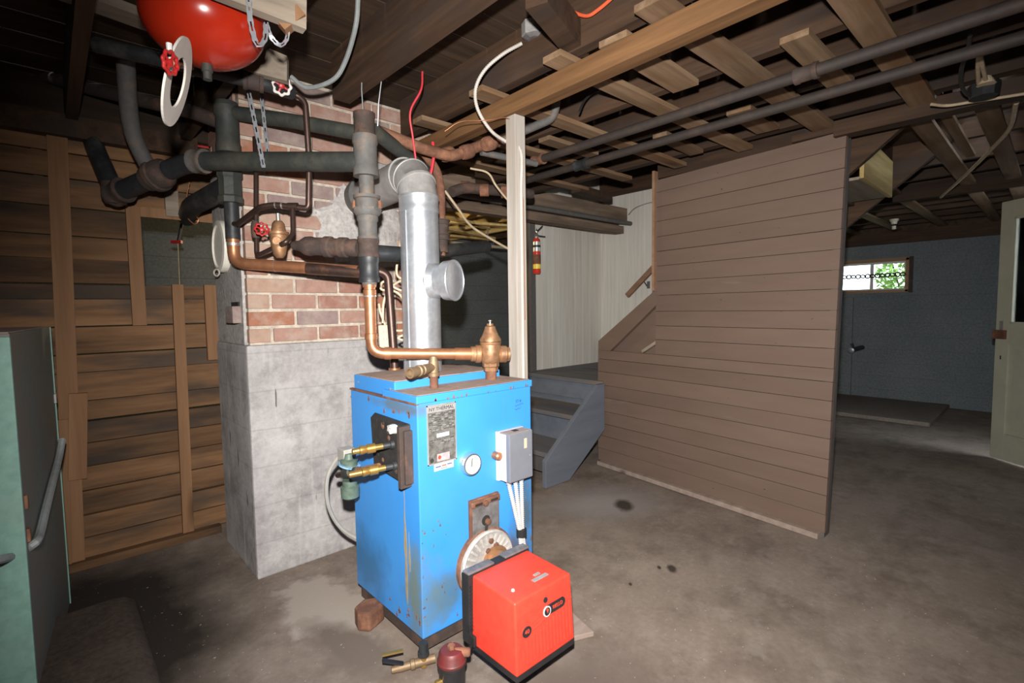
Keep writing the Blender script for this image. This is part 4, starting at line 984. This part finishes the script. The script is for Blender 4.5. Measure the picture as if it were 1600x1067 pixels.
# upper black pipe from the tank tee, with green pipe sloping to the wall
up_ = thing('black_feed_pipe', D(330, 115, 1.75), 'black feed pipe under the red tank bending down as thin copper', 'pipe')
run(up_, [D(150, 70, 1.7), D(300, 103, 1.72), D(420, 133, 1.85), D(455, 145, 1.95)], px(11, 1.8), 'iron_black', 'pipe', .03)
collar('coupling', D(296, 102, 1.72), D(322, 108, 1.73), px(14, 1.75), 'iron_green', up_)
collar('coupling', D(380, 124, 1.8), D(412, 131, 1.83), px(13, 1.8), 'rust_dark', up_)
gp = tag(tube('green_pipe', [D(583, 203, 2.06), D(645, 252, 2.3), D(668, 270, 2.4)], px(11, 2.15), 'iron_green', None, 14), 'greenish pipe sloping down behind the flue, hung on wires', 'pipe')
for a, b_, c_ in (((566, 95), (568, 185), 'cable_grey'), ((597, 118), (590, 205), 'zinc_strap')):
    tag(tube('hanger_wire', [D(*a, 2.02), D((a[0]+b_[0])/2-2, (a[1]+b_[1])/2, 2.03), D(*b_, 2.06)], .0022, c_, None, 6), 'thin grey hanger wire left of the sloping green pipe' if c_ == 'cable_grey' else 'pale hanger wire looped round the sloping green pipe', 'wire')
# --- small copper feed with reducing valve
fe = thing('copper_feed_line', D(440, 330, 2.1), 'thin tarnished copper feed line with small valves in front of the bricks', 'pipe')
cd_ = .0095
run(fe, [lv(350)-RT*.0, D(372, 350, 2.16), D(407, 323, 2.05), D(430, 320, 2.05), D(482, 326, 2.06), D(483, 250, 2.04), D(477, 160, 2.0), D(466, 149, 1.99), D(425, 140, 1.95)], cd_*1.25, 'copper_dark', 'pipe', .02)
run(fe, [D(457, 324, 2.05), D(458, 366, 2.03), D(447, 378, 1.99), D(439, 382, 2.0)], cd_, 'copper_dark', 'drop', .02)
run(fe, [D(430, 386, 2.05), D(401, 400, 2.08), D(400, 345, 2.1), D(400, 268, 2.13), D(398, 215, 2.2)], cd_, 'copper_dark', 'riser', .02)
for p in (D(430, 320.5, 2.05), D(440, 321.5, 2.05)): lathe('solder_ring', p, RT, [(0, .0135), (.004, .0135)], 'solder', fe, 12)
lathe('tee', D(450, 322.5, 2.05), RT, [(0, .015), (.04, .015)], 'copper_dark', fe, 14)
lathe('valve_body', D(400, 372, 2.09), (0, 0, 1), [(0, .014), (.02, .018), (.05, .018), (.07, .013)], 'rust_dark', fe, 14)
wh = wheel(D(409, 358, 2.0), -FW+RT*.5+UP*.1, .028, fe)
tube('valve_stem', [D(402, 360, 2.08), D(409, 358, 2.0)], .006, 'brass_old', fe, 8)
wheel(D(440, 134, 1.86), -FW*.8+RT*.5-UP*.4, .036, fe, 'wheel_white')
tube('valve_stem', [D(440, 136, 1.87), D(452, 146, 1.98)], .007, 'rust_dark', fe, 8)
pr = thing('pressure_reducing_valve', D(437, 385, 2.05), 'bell shaped brass reducing valve on the thin copper feed line', 'valve')
pc = D(437, 398, 2.05)
q2 = px(1, 2.05)
lathe('body', pc, (0, 0, 1), [(-5*q2, 5*q2), (0, 9*q2), (10*q2, 11*q2), (22*q2, 13*q2), (30*q2, 13*q2), (31*q2, 15*q2), (35*q2, 15*q2), (36*q2, 11*q2), (48*q2, 9*q2), (52*q2, 6*q2)], 'bronze', pr, 20)
lathe('adjusting_screw', pc+Vector((0, 0, 50*q2)), (0, 0, 1), [(0, .008), (.035, .008), (.036, .005)], 'solder', pr, 10)
lathe('port', pc+Vector((0, 0, 18*q2)), -FW+RT*.25, [(0, .02), (.035, .02), (.037, .016), (.05, .016)], 'bronze', pr, 14)
# --- rusty pipes right of the flue
rp = thing('rusty_pipe_cluster', D(690, 300, 2.6), 'rusty iron pipe dropping beside the flue with couplings', 'pipe')
run(rp, [D(660, 235, 2.4), D(684, 268, 2.45), D(689, 300, 2.45), D(689, 400, 2.45)], px(7, 2.45), 'rust', 'pipe', .05)
collar('coupling', D(690, 395, 2.45), D(690, 350, 2.45), px(10, 2.45), 'rust_dark', rp)
for a, b_ in ((352, 344), (376, 366)): collar('coupling', D(690, a, 2.45), D(690, b_, 2.45), px(12, 2.45), 'rust_dark', rp)
r2 = thing('rusty_branch_pipe', D(740, 225, 2.4), 'rusty iron branch pipe with elbow under the light beam', 'pipe')
run(r2, [D(590, 205, 2.15), D(660, 232, 2.25), D(705, 245, 2.35), D(750, 228, 2.42), D(778, 222, 2.5)], px(8.5, 2.35), 'rust', 'pipe', .04)
for a, b_ in ((700, 245), (730, 237), (765, 224)): lathe('coupling', D(a-8, b_+(2 if a > 700 else -2), 2.36), D(a+8, b_-4, 2.4)-D(a-8, b_, 2.36), [(0, .03), (.01, .034), (.05, .034), (.06, .03)], 'rust', r2, 14)
r3 = thing('rusty_wall_pipe', D(720, 300, 2.9), 'rusty pipe with tees lying along the layered timber beam', 'pipe')
run(r3, [D(706, 300, 2.75), D(725, 293, 2.8), D(800, 300, 3.0), D(830, 303, 3.1)], px(8, 2.9), 'rust_dark', 'pipe', .04)
for a, b_ in ((727, 293), (757, 297), (790, 300)): lathe('tee', D(a-7, b_, 2.85), RT, [(0, .035), (.05, .035)], 'rust', r3, 14)
g1 = tag(tube('galvanised_pipe', [D(752, 238, 2.45), D(800, 248, 2.55), D(838, 256, 2.65)], px(5, 2.5), 'iron_grey', None, 12), 'short grey galvanised pipe passing behind the whitish post', 'pipe')
g2 = tag(tube('angled_pipe', [D(780, 222, 2.52), D(825, 202, 2.45), D(866, 184, 2.35), D(870, 152, 2.3)], px(6.5, 2.4), 'iron_grey', None, 12, .05), 'grey pipe with elbow turning up into the joists right of the post', 'pipe')
# two long pipes under the joists
lp1 = thing('heating_pipe', (1.99, 1, 2.06), 'nearer of two long brown pipes slung under the joists', 'pipe', 'long pipes under the joists')
a, b_ = HZ(838, 251, 2.06), HZ(1590, 8, 2.06)
run(lp1, [a, b_, b_+(b_-a)*.85], .021, 'pipe_brown', 'pipe', 0, 16)
collar('coupling', a.lerp(b_, .70), a.lerp(b_, .74), .026, 'rust_dark', lp1); collar('coupling', a-(b_-a)*.01, a+(b_-a)*.03, .027, 'rust', lp1)
lp2 = thing('heating_pipe', (2.23, 1, 2.06), 'farther of two long brown pipes slung under the joists, nearer the board wall', 'pipe', 'long pipes under the joists')
a, b_ = HZ(815, 284, 2.06), HZ(1600, 58, 2.06)
run(lp2, [a, b_, b_+(b_-a)*.85], .021, 'pipe_brown', 'pipe', 0, 16)
collar('coupling', a.lerp(b_, .2), a.lerp(b_, .24), .027, 'iron_black', lp2)

# ================================================================== EXPANSION TANK AND FITTINGS
tcx, tcy = .355, 1.60
et_ = thing('expansion_tank', (tcx, tcy, 1.93), 'glossy red expansion tank hanging between the joists', 'tank')
zb = 1.925; R_ = .150
prof = [(0, .02)]
for i in range(1, 10):
    a = math.pi/2*i/9; prof.append((.115*(1-math.cos(a)), R_*math.sin(a)))
prof += [(.20, R_), (.205, R_*1.02), (.215, R_*1.02), (.22, R_), (.40, R_)]
lathe('shell', (tcx, tcy, zb), (0, 0, 1), prof, 'tank_red', et_, 40)
lathe('nipple', (tcx, tcy, zb-.04), (0, 0, 1), [(0, .011), (.02, .011), (.022, .014), (.045, .014)], 'iron_green', et_, 12)
# boards in front of and behind the tank
b1 = tag(bar('support_board', D(330, -32, 1.20), D(476, 27, 1.34), .03, .075, 'grey_board'), 'weathered board end in front of the red tank, below the joists', 'board')
b2 = tag(bar('nail_block', D(440, 44, 1.32), D(472, 20, 1.33), .035, .03, 'batten_wood'), 'small wooden block on the board end right of the red tank', 'block')
b3 = tag(prism('cradle_board', [(0, 0), (.17, -.03), (.17, .06), (.05, .10), (0, .03)], frame(D(372, 112, 1.80), RT*.95+FW*.2, UP), 0, .03, 'grey_board'), 'split grey cradle board under the right side of the red tank', 'board')
b4 = tag(bar('cross_board', D(60, -30, 1.5), D(250, 40, 1.75), .09, .03, 'grey_board'), 'dark grey board crossing above the pipes left of the red tank', 'board')
# perforated strap
def pstrap(name, pts, wd, label, nrm=None):
    path = spline(pts, 8); t = thing(name, path[0], label, 'strap'); v, f = [], []
    nrm = -FW
    seg = max(8, int(sum((b-a).length for a, b in zip(path, path[1:]))/.02))
    L0 = [0]
    for a, b in zip(path, path[1:]): L0.append(L0[-1]+(b-a).length)
    def at(s):
        for j in range(len(path)-1):
            if L0[j+1] >= s: return path[j].lerp(path[j+1], (s-L0[j])/max(1e-9, L0[j+1]-L0[j]))
        return path[-1]
    # ladder with real holes: two rails and rungs
    R = []
    for i in range(seg*2+1):
        p = at(L0[-1]*i/(seg*2)); p2 = at(min(L0[-1], L0[-1]*i/(seg*2)+.004)); p1 = at(max(0, L0[-1]*i/(seg*2)-.004))
        s = (p2-p1).normalized().cross(nrm).normalized(); k = 1 if i % 2 else .8
        R.append([p-s*wd/2*k, p-s*wd*.17, p+s*wd*.17, p+s*wd/2*k])
    for r_ in R: v += r_ + [q_-nrm*-.0015 for q_ in r_]
    for i in range(len(R)-1):
        for k in (0, 2) if i % 4 in (1, 2) else (0, 1, 2):
            a = i*8+k; f.append((a, a+1, a+9, a+8)); f.append((a+4, a+12, a+13, a+5))
    mk('band', v, f, 'zinc_strap', t); return t
pstrap('perforated_strap', [D(388, -8, 1.21), D(392, 35, 1.24), D(402, 70, 1.28), D(414, 62, 1.30), D(416, 35, 1.31)], .015, 'perforated metal strap looped in front of the red tank')
pstrap('perforated_strap', [D(417, 38, 1.32), D(424, 58, 1.34), D(438, 71, 1.35), D(448, 62, 1.34), D(450, 48, 1.33)], .012, 'small perforated strap loop hanging under the board end')
pstrap('perforated_strap', [D(388, 140, 1.95), D(398, 190, 1.98), D(408, 240, 2.0), D(412, 262, 2.02)], .018, 'longer perforated strap hanging down to the black header pipe')
pstrap('perforated_strap', [D(408, 145, 2.1), D(413, 190, 2.12), D(418, 237, 2.14)], .016, 'shorter perforated strap hanging against the bricks')
# white gasket ring hung on a red valve
gc_ = D(275, 128, 1.2); gn = (RT*.95+FW*.45-UP*.26).normalized()
gk = thing('gasket_ring', gc_, 'large flat whitish gasket ring hanging from the red valve wheel', 'ring')
s_ = gn.cross(Vector((0, 0, 1))).normalized(); u_ = s_.cross(gn); v, f = [], []; n = 48
for i in range(n):
    a = 2*math.pi*i/n; e = s_*math.cos(a)+u_*math.sin(a)
    for rr, t in ((.104, 0), (.104, .005), (.058, .005), (.058, 0)): v.append(gc_+e*rr+gn*t)
for i in range(n):
    for k in range(4): f.append((i*4+k, ((i+1) % n)*4+k, ((i+1) % n)*4+(k+1) % 4, i*4+(k+1) % 4))
mk('ring', v, f, 'gasket', gk)
gv = thing('gate_valve', D(266, 96, 1.5), 'small valve with red handwheel seen edge-on beside the red tank', 'valve')
wheel(D(266, 98, 1.08), RT*.97-FW*.0-UP*.15, .026, gv)
tube('stem', [D(266, 98, 1.08), D(300, 106, 1.72)], .008, 'brass_old', gv, 8)
lathe('stem_nut', D(265, 83, 1.08), (0, 0, 1), [(0, .005), (.02, .006)], 'white_label', gv, 8)

# ================================================================== CABLES AND SMALL THINGS
def cable(name, pts, r, mat, label, rib=None, cat='cable', n=8): return tag(tube(name, pts, r, mat, None, n, 0, rib, True), label, cat)
jb = thing('junction_box', D(835, 55, 1.95), 'grey octagonal junction box on the joist above the light beam', 'junction box')
lathe('box', D(835, 58, 1.96), (0, 0, 1), [(0, .045), (.004, .05), (.05, .05), (.055, .04)], 'galvanised_dull', jb, hexn=8)
lathe('cover', D(836, 62, 1.95), (0, 0, 1), [(0, .03), (.008, .05)], 'grey_plate', jb, hexn=8)
fpx = PX-.029
pl = [(fpx+.026, PY-.034, VZ(PX, PY-.03, y_)) for y_ in (236, 300, 400, 500, 570, 640)]
cable('armoured_cable', [D(815, 68, 1.95), D(785, 85, 1.95), D(757, 110, 1.97), D(743, 140, 2.0), D(747, 172, 2.05), D(768, 205, 2.1), D(792, 222, 2.16), Vector(pl[0])] + [Vector(q_) for q_ in pl[1:]], .0075, 'cable_white', 'white armoured cable curving from the junction box down the whitish post', .009)
cable('thermostat_wire', [D(695, 205, 2.1), D(720, 190, 2.08), D(760, 188, 2.06), D(790, 184, 2.1), D(808, 194, 2.2), D(812, 200, 2.22), Vector((PX+.012, PY-.031, 1.7)), Vector((PX+.014, PY-.031, 1.2))], .0016, 'copper', 'thin red copper wire draped over the beam and down the post', None, 'wire', 6)
cable('red_tube', [D(660, 112, 2.15), D(658, 140, 2.15), D(641, 175, 2.15), D(645, 215, 2.18), D(650, 252, 2.2)], .0045, 'cable_red', 'red plastic tube hanging straight above the flue elbow')
cable('red_tube', [D(676, 222, 2.3), D(678, 240, 2.3), D(675, 262, 2.3), D(672, 275, 2.3)], .007, 'cable_red', 'short thick red tube just right of the flue elbow')
cable('red_tube', [D(205, 205, 2.75), D(260, 215, 2.75), D(310, 228, 2.8), D(345, 232, 2.85)], .006, 'cable_red', 'red tube lying along the top plate of the plank wall')
cable('orange_cord', [HX(885, 14, 1.415), HX(915, 25, 1.415), HX(935, 15, 1.415), HX(962, -8, 1.415)], .006, 'cable_orange', 'orange cord tucked between the joists above the light beam')
cable('black_cable', [D(560, -10, 1.7), D(556, 40, 1.75), D(540, 95, 1.85), D(520, 125, 1.9), D(480, 137, 1.95), D(455, 120, 1.95)], .0085, 'cable_grey', 'thick dark grey cable looping down from the joists left of the beam')
cable('black_cable', [D(905, 175, 2.2), D(915, 155, 2.25), D(935, 140, 2.3), D(965, 125, 2.35)], .005, 'cable_black', 'thin black cable crossing between joists right of the post')
cable('tan_cable', [D(735, 263, 2.7), D(762, 270, 2.7), D(775, 290, 2.7), D(793, 312, 2.75), D(810, 325, 2.8)], .0055, 'cable_tan', 'tan cable hanging in front of the rusty wall pipe')
cable('tan_cable', [D(695, 298, 2.75), D(715, 325, 2.8), D(735, 352, 2.9), D(765, 372, 3.0), D(800, 392, 3.1), D(812, 400, 3.1)], .007, 'cable_tan', 'long tan cable sagging diagonally beside the flue')
wc = thing('white_conduit', (3.4, 4.25, 1.93), 'straight cream conduit below the yellow joists behind the post', 'pipe')
tube('conduit', [Vector((1.9, 4.0, 1.89)), Vector((3.4, 4.25, 1.935)), Vector((4.3, 4.4, 1.96))], .017, 'cream_plastic', wc)
for x in (2.0, 2.8, 3.6, 4.0): bar('hanger', (x, 4.0+(x-1.9)*.167, 1.9+(x-1.9)*.03), (x, 4.0+(x-1.9)*.167, 2.17), .015, .003, 'zinc_strap', wc, up=(0, 1, 0))
lb = thing('assumed_bulb', (2.15, 4.3, 2.05), 'assumed bare warm bulb in a porcelain holder, added unseen to light the yellow joists', 'lamp')  # added lamp, unseen behind the chimney, assumed from warm light on the joists
plain('assumed_bulb_glass', (.9, .8, .6), .3)
bb = MATS['assumed_bulb_glass'].node_tree.nodes['Principled BSDF']; bb.inputs['Emission Color'].default_value = (1, .72, .38, 1); bb.inputs['Emission Strength'].default_value = 6
lathe('holder', (2.15, 4.3, 2.13), (0, 0, -1), [(0, .05), (.02, .05), (.05, .03)], 'porcelain', lb, 16)
lathe('globe', (2.15, 4.3, 2.08), (0, 0, -1), [(0, .014), (.02, .016), (.045, .028), (.065, .03), (.085, .022), (.093, .004)], 'assumed_bulb_glass', lb, 16)
ld = bpy.data.lights.new('assumed_bulb_light', 'POINT'); ld.energy = 26; ld.color = (1, .78, .45); ld.shadow_soft_size = .03  # point light of the assumed bulb, brightens the back joists
lo = bpy.data.objects.new('assumed_bulb_light', ld); lo.location = (2.15, 4.3, 1.95); COL.objects.link(lo)
# power strip with coiled cord behind the flue
ps = thing('power_strip', D(605, 535, 2.3), 'cream outlet block with coiled cord hanging behind the copper pipe', 'outlet')
fbox('block', frame(D(604, 530, 2.28), RT+UP*.06, UP), (-.03, -.065, -.02), (.03, .065, .02), 'cream_plastic', ps, .006)
for k in (-1, 0, 1):
    for j in (-1, 1): fbox('outlet_slot', frame(D(604, 530, 2.28), RT+UP*.06, UP), (j*.007-.0015, k*.035-.006, .0195), (j*.007+.0015, k*.035+.006, .0208), 'ink_grey', ps)
cord = [(598, 505), (600, 470), (612, 448), (632, 438), (640, 455), (622, 452), (600, 440), (596, 452), (622, 458), (640, 490), (632, 515), (606, 512), (595, 490), (592, 475)]
tube('cord', [D(x, y, 2.27+.012*(i % 3)) for i, (x, y) in enumerate(cord)], .0055, 'cream_plastic', ps, 8, 0, None, True)
tube('cord', [D(640, 438, 2.3), D(620, 428, 2.3), D(626, 380, 2.32), D(632, 330, 2.35)], .0055, 'cream_plastic', ps, 8, 0, None, True)
tube('cord', [D(640, 520, 2.3), D(622, 528, 2.29), D(640, 534, 2.3)], .0055, 'cream_plastic', ps, 8, 0, None, True)
# zone valve with hose at the left of the boiler
zv = thing('circulator_valve', D(545, 740, 1.98), 'green enamelled valve with blue plate at the left side of the boiler', 'valve')
zp = D(546, 738, 1.95)
qz = px(1, 1.95)
box('bracket', (zp.x-.02, zp.y+.0, zp.z+.04), (zp.x+.03, zp.y+.06, zp.z+.09), 'hose_grey', zv, .004)
lathe('head', zp+Vector((0, 0, .025)), (0, 0, 1), [(0, .03), (.025, .034), (.03, .02), (.05, .016)], 'green_enamel', zv, 18)
lathe('blue_plate', zp+Vector((.0, 0, .028)), (.15, -.2, 1), [(0, .042), (.005, .042)], 'plate_blue', zv, 18)
lathe('motor', zp+Vector((0, 0, -.105)), (0, 0, 1), [(0, .02), (.01, .034), (.05, .036), (.055, .028), (.075, .028)], 'green_enamel', zv, 18)
body_d = (D(590, 728, 1.80)-zp).normalized()
lathe('valve_body', zp-body_d*.03, body_d, [(0, .022), (.05, .022), (.055, .016), (.10, .015)], 'iron_green', zv, 14)
tube('pipe_stub', [zp-body_d*.02, zp-body_d*.10], .0125, 'copper_dark', zv, 12)
tube('pipe_stub', [zp+body_d*.05, D(592, 728, 1.83)], .011, 'copper', zv, 12)
cable('drain_hose', [D(548, 706, 2.02), D(528, 715, 2.04), D(512, 745, 2.06), D(512, 785, 2.1), D(527, 818, 2.16), D(552, 838, 2.22), D(590, 852, 2.28)], .0085, 'hose_grey', 'cream hose looping out from the left side of the boiler')
# wire hanging in the opening of the plank wall
cable('hanging_wire', [D(296, 285, 2.6), D(292, 310, 2.6), D(298, 330, 2.6), D(310, 342, 2.6), D(304, 350, 2.6), D(292, 338, 2.6), D(294, 322, 2.6)], .003, 'copper', 'bent copper wire loop hanging above the opening in the planks')
pcn = thing('pull_cord', D(280, 375, 3.4), 'thin pull cord with red knob hanging inside the plank wall opening', 'cord')
tube('cord', [Vector((.47, 3.62, 2.17)), D(285, 345, 3.4), D(278, 380, 3.4)], .010, 'black_plastic', pcn, 8); tube('string', [D(278, 380, 3.4), D(281, 450, 3.45)], .003, 'cable_tan', pcn, 6)
bar('knob', D(268, 378, 3.38), D(284, 378, 3.38), .02, .02, 'wheel_red', pcn)
# wall stub in the far blue wall
fs_ = HX(1340, 546, XR)
ws = thing('wall_tap', fs_, 'short pipe tap sticking out of the blue-grey far wall', 'tap')
tube('pipe', [Vector((XR, fs_.y-.05, fs_.z+.03)), Vector((XR-.28, fs_.y+.0, fs_.z+.01))], .03, 'iron_black', ws, 12)
lathe('cap', Vector((XR-.28, fs_.y, fs_.z+.01)), (-1, .1, -.1), [(0, .035), (.03, .035), (.035, .02)], 'galvanised', ws, 14)
bar('handle', Vector((XR-.2, fs_.y, fs_.z+.02)), Vector((XR-.2, fs_.y+.02, fs_.z+.09)), .06, .02, 'iron_black', ws)
# lampholder, ceiling cables on the right
lh = thing('lampholder', HZ(1397, 350, 2.08), 'white porcelain lampholder on the far ceiling strapping', 'lamp')
o = HZ(1397, 350, 2.08) + Vector((0, 0, -.01))
lathe('base', o+Vector((0, 0, .06)), (0, 0, -1), [(0, .04), (.015, .04), (.025, .03), (.05, .024)], 'porcelain', lh, 18)
lathe('socket', o+Vector((0, 0, -.01)), (0, 0, -1), [(0, .02), (.03, .019), (.035, .012)], 'porcelain', lh, 14)
oc = thing('ceiling_outlet', HZ(1537, 152, 2.06), 'dark ceiling junction box with a tan looped cable at the upper right', 'junction box')
lathe('box', HZ(1537, 152, 2.06), (0, 0, 1), [(0, .045), (.05, .05), (.06, .04)], 'black_plastic', oc, hexn=8)
lathe('plug', HZ(1541, 132, 2.09), (0, 0, 1), [(0, .03), (.03, .014)], 'cable_tan', oc, 10)
tube('loop', [HZ(1541, 128, 2.1), HZ(1535, 103, 2.105), HZ(1531, 82, 2.11), HZ(1528, 103, 2.105), HZ(1529, 130, 2.1)], .007, 'cable_tan', oc, 8, 0, None, True)
tube('black_lead', [HZ(1516, 55, 2.13), HZ(1512, 80, 2.11), HZ(1502, 110, 2.09), HZ(1505, 140, 2.075), HZ(1520, 153, 2.07)], .007, 'cable_black', oc, 8, 0, None, True)
cable('house_wiring', [HZ(1455, 163, 2.085), HZ(1480, 165, 2.08), HZ(1520, 159, 2.08), HZ(1560, 153, 2.08), HZ(1610, 145, 2.08)], .006, 'cable_tan', 'cream wiring cable running along the header to the dark junction box')
cable('house_wiring', [HZ(1588, 160, 2.12), HZ(1578, 200, 2.12), HZ(1550, 232, 2.115), HZ(1510, 272, 2.10), HZ(1470, 308, 2.08)], .010, 'cable_tan', 'cream wiring cable slanting across the right-hand ceiling')
cable('fine_wire', [HX(982, 335, 4.2), HX(992, 325, 4.25), HX(1010, 318, 4.3), HX(1030, 314, 4.31)], .004, 'ink_grey', 'thin grey wire running across the top of the white stair wall', None, 'wire')

# ================================================================== GREEN CABINET, CURB, DOOR, OUTSIDE
gca = thing('green_cabinet', (-.35, 2.4, 0), 'tall green metal cabinet at the left edge in front of the plank wall', 'cabinet')
G0, G1 = Vector((-.085, 2.02, 0)), Vector((.0, 2.86, 0)); gd = (G1-G0).normalized(); gl_ = (G1-G0).length
FG = frame(G0, gd, (0, 0, 1)); GS = 1 if FG.col[2][0] > 0 else -1
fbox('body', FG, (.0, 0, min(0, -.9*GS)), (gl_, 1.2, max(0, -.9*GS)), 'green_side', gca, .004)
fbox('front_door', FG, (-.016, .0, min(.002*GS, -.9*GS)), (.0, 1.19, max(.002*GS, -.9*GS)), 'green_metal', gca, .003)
fbox('dusty_top', FG, (.003, 1.2, min(-.003*GS, -.89*GS)), (gl_-.003, 1.203, max(-.003*GS, -.89*GS)), 'boiler_dust', gca)
fbox('white_panel', FG, (-.019, .3, min(-.10*GS, -.8*GS)), (-.016, .9, max(-.10*GS, -.8*GS)), 'white_enamel', gca)
fbox('rear_flange', FG, (gl_-.004, 0, min(0, .004*GS)), (gl_, 1.2, max(0, .004*GS)), 'green_metal', gca)
for t_, z_ in ((gl_-.02, .9), (.03, .70), (.03, .6)): fbox('latch', FG, (t_-.012, z_-.02, min(0, .008*GS)), (t_+.008, z_+.02, max(0, .008*GS)), 'galvanised_dull' if t_ > .1 else 'rust', gca, .002)
gn_ = Vector((gd.y, -gd.x, 0))
def GF(x, y, off=.014):
    ry_ = ray(x, y); return CP + ry_*((G0-CP).dot(gn_)/ry_.dot(gn_)) + gn_*off
cable('cabinet_cable', [GF(87, 688, .02), GF(85, 715), GF(74, 755), GF(62, 800), GF(53, 835), GF(45, 850), D(28, 866, 1.50), D(0, 874, 1.36), D(-30, 880, 1.30)], .012, 'cable_grey', 'thick grey cable hanging down the side of the green cabinet')
o = thing('concrete_curb', (.05, 2.1, 0), 'dark oil-stained rounded concrete curb beside the green cabinet', 'curb')
pr_ = [(-.25, 0), (.20, 0), (.205, .06), (.195, .10), (.165, .128), (.12, .135), (-.25, .13)]
fr = frame((0, 1.2, 0), (1, 0, 0), (0, 0, 1)); sgn = 1 if fr.col[2][1] > 0 else -1
prism('curb_body', pr_, fr, 0, 1.28*sgn, 'curb_concrete', o, .012, True)
# open door at the right
D0, D1 = Vector((5.5, .33, 0)), Vector((4.96, -.255, 0)); dd = (D1-D0).normalized()
d1 = struct(empty('door_1', D1), 'pale green panelled door with a glass upper light, standing open')
FDR = frame(D0, dd, (0, 0, 1)); wd = (D1-D0).length
nrm_s = 1 if FDR.col[2].to_3d().dot(CP-D0) > 0 else -1
zb_, zt_ = .015, 2.02
def dbox(nm, x0, z0, x1, z1, t0, t1, mat, bevel=.002): return fbox(nm, FDR, (x0, z0, min(t0*nrm_s, t1*nrm_s)), (x1, z1, max(t0*nrm_s, t1*nrm_s)), mat, d1, bevel)
dbox('stile', 0, zb_, .105, zt_, 0, -.04, 'door_paint'); dbox('stile', wd-.105, zb_, wd, zt_, 0, -.04, 'door_paint')
dbox('rail', .105, zt_-.13, wd-.105, zt_, 0, -.04, 'door_paint'); dbox('rail', .105, .92, wd-.105, 1.08, 0, -.04, 'door_paint'); dbox('rail', .105, zb_, wd-.105, .22, 0, -.04, 'door_paint')
dbox('panel', .105, .22, wd-.105, .92, -.012, -.03, 'door_paint'); dbox('raised_panel', .15, .27, wd-.15, .87, -.008, -.012, 'door_paint')
dbox('pane', .105, 1.08, wd-.105, zt_-.13, -.018, -.022, 'glass')
for a in ((.105, 1.08, .12, zt_-.13), (.105, zt_-.145, wd-.105, zt_-.13), (.105, 1.08, wd-.105, 1.095)): dbox('glazing_bead', *a, .0, -.016, 'door_paint')
dbox('rim_lock', -.012, .96, .09, 1.03, .018, .0, 'rust'); dbox('lock_plate', .03, 1.03, .06, 1.1, .003, 0, 'galvanised_dull'); dbox('keyhole', .045, .80, .055, .83, .003, 0, 'soot_and_hole_dark')
# outside: lawn and a shrub beyond the window
og = thing('garden_lawn', (11, 1.5, 1.0), 'sunlit lawn outside the basement window', 'lawn')
box('turf', (XR+.25, -2, .9), (16, 8, 1.15), 'asphalt_lawn', og)
sh = thing('garden_shrub', (9.6, 1.75, 1.15), 'leafy green shrub outside the small basement window', 'shrub')
v, f = [], []
rs = random.Random(3)
for i in range(900):
    a, b_, r_ = rs.uniform(0, 6.28), rs.uniform(-1, 1), rs.uniform(.3, 1)**.5
    c = Vector((9.8+.45*r_*math.cos(a)*math.sqrt(1-b_*b_), 1.62+.42*r_*math.sin(a)*math.sqrt(1-b_*b_), 1.75+.5*r_*b_))
    e = Vector((rs.uniform(-1, 1), rs.uniform(-1, 1), rs.uniform(-1, 1))).normalized()*.055; g_ = e.cross(Vector((rs.uniform(-1, 1), rs.uniform(-1, 1), 1))).normalized()*.022
    k = len(v); v += [c-e, c+g_, c+e, c-g_]; f.append((k, k+1, k+2, k+3))
o = mk('leaves', v, f, 'leaf_green', sh); o['kind'] = 'stuff'
for i in range(4): tube('stem', [(9.8, 1.6, 1.13), (9.8+rs.uniform(-.2, .2), 1.62+rs.uniform(-.25, .25), 2.0)], .012, 'joist_wood', sh, 6)
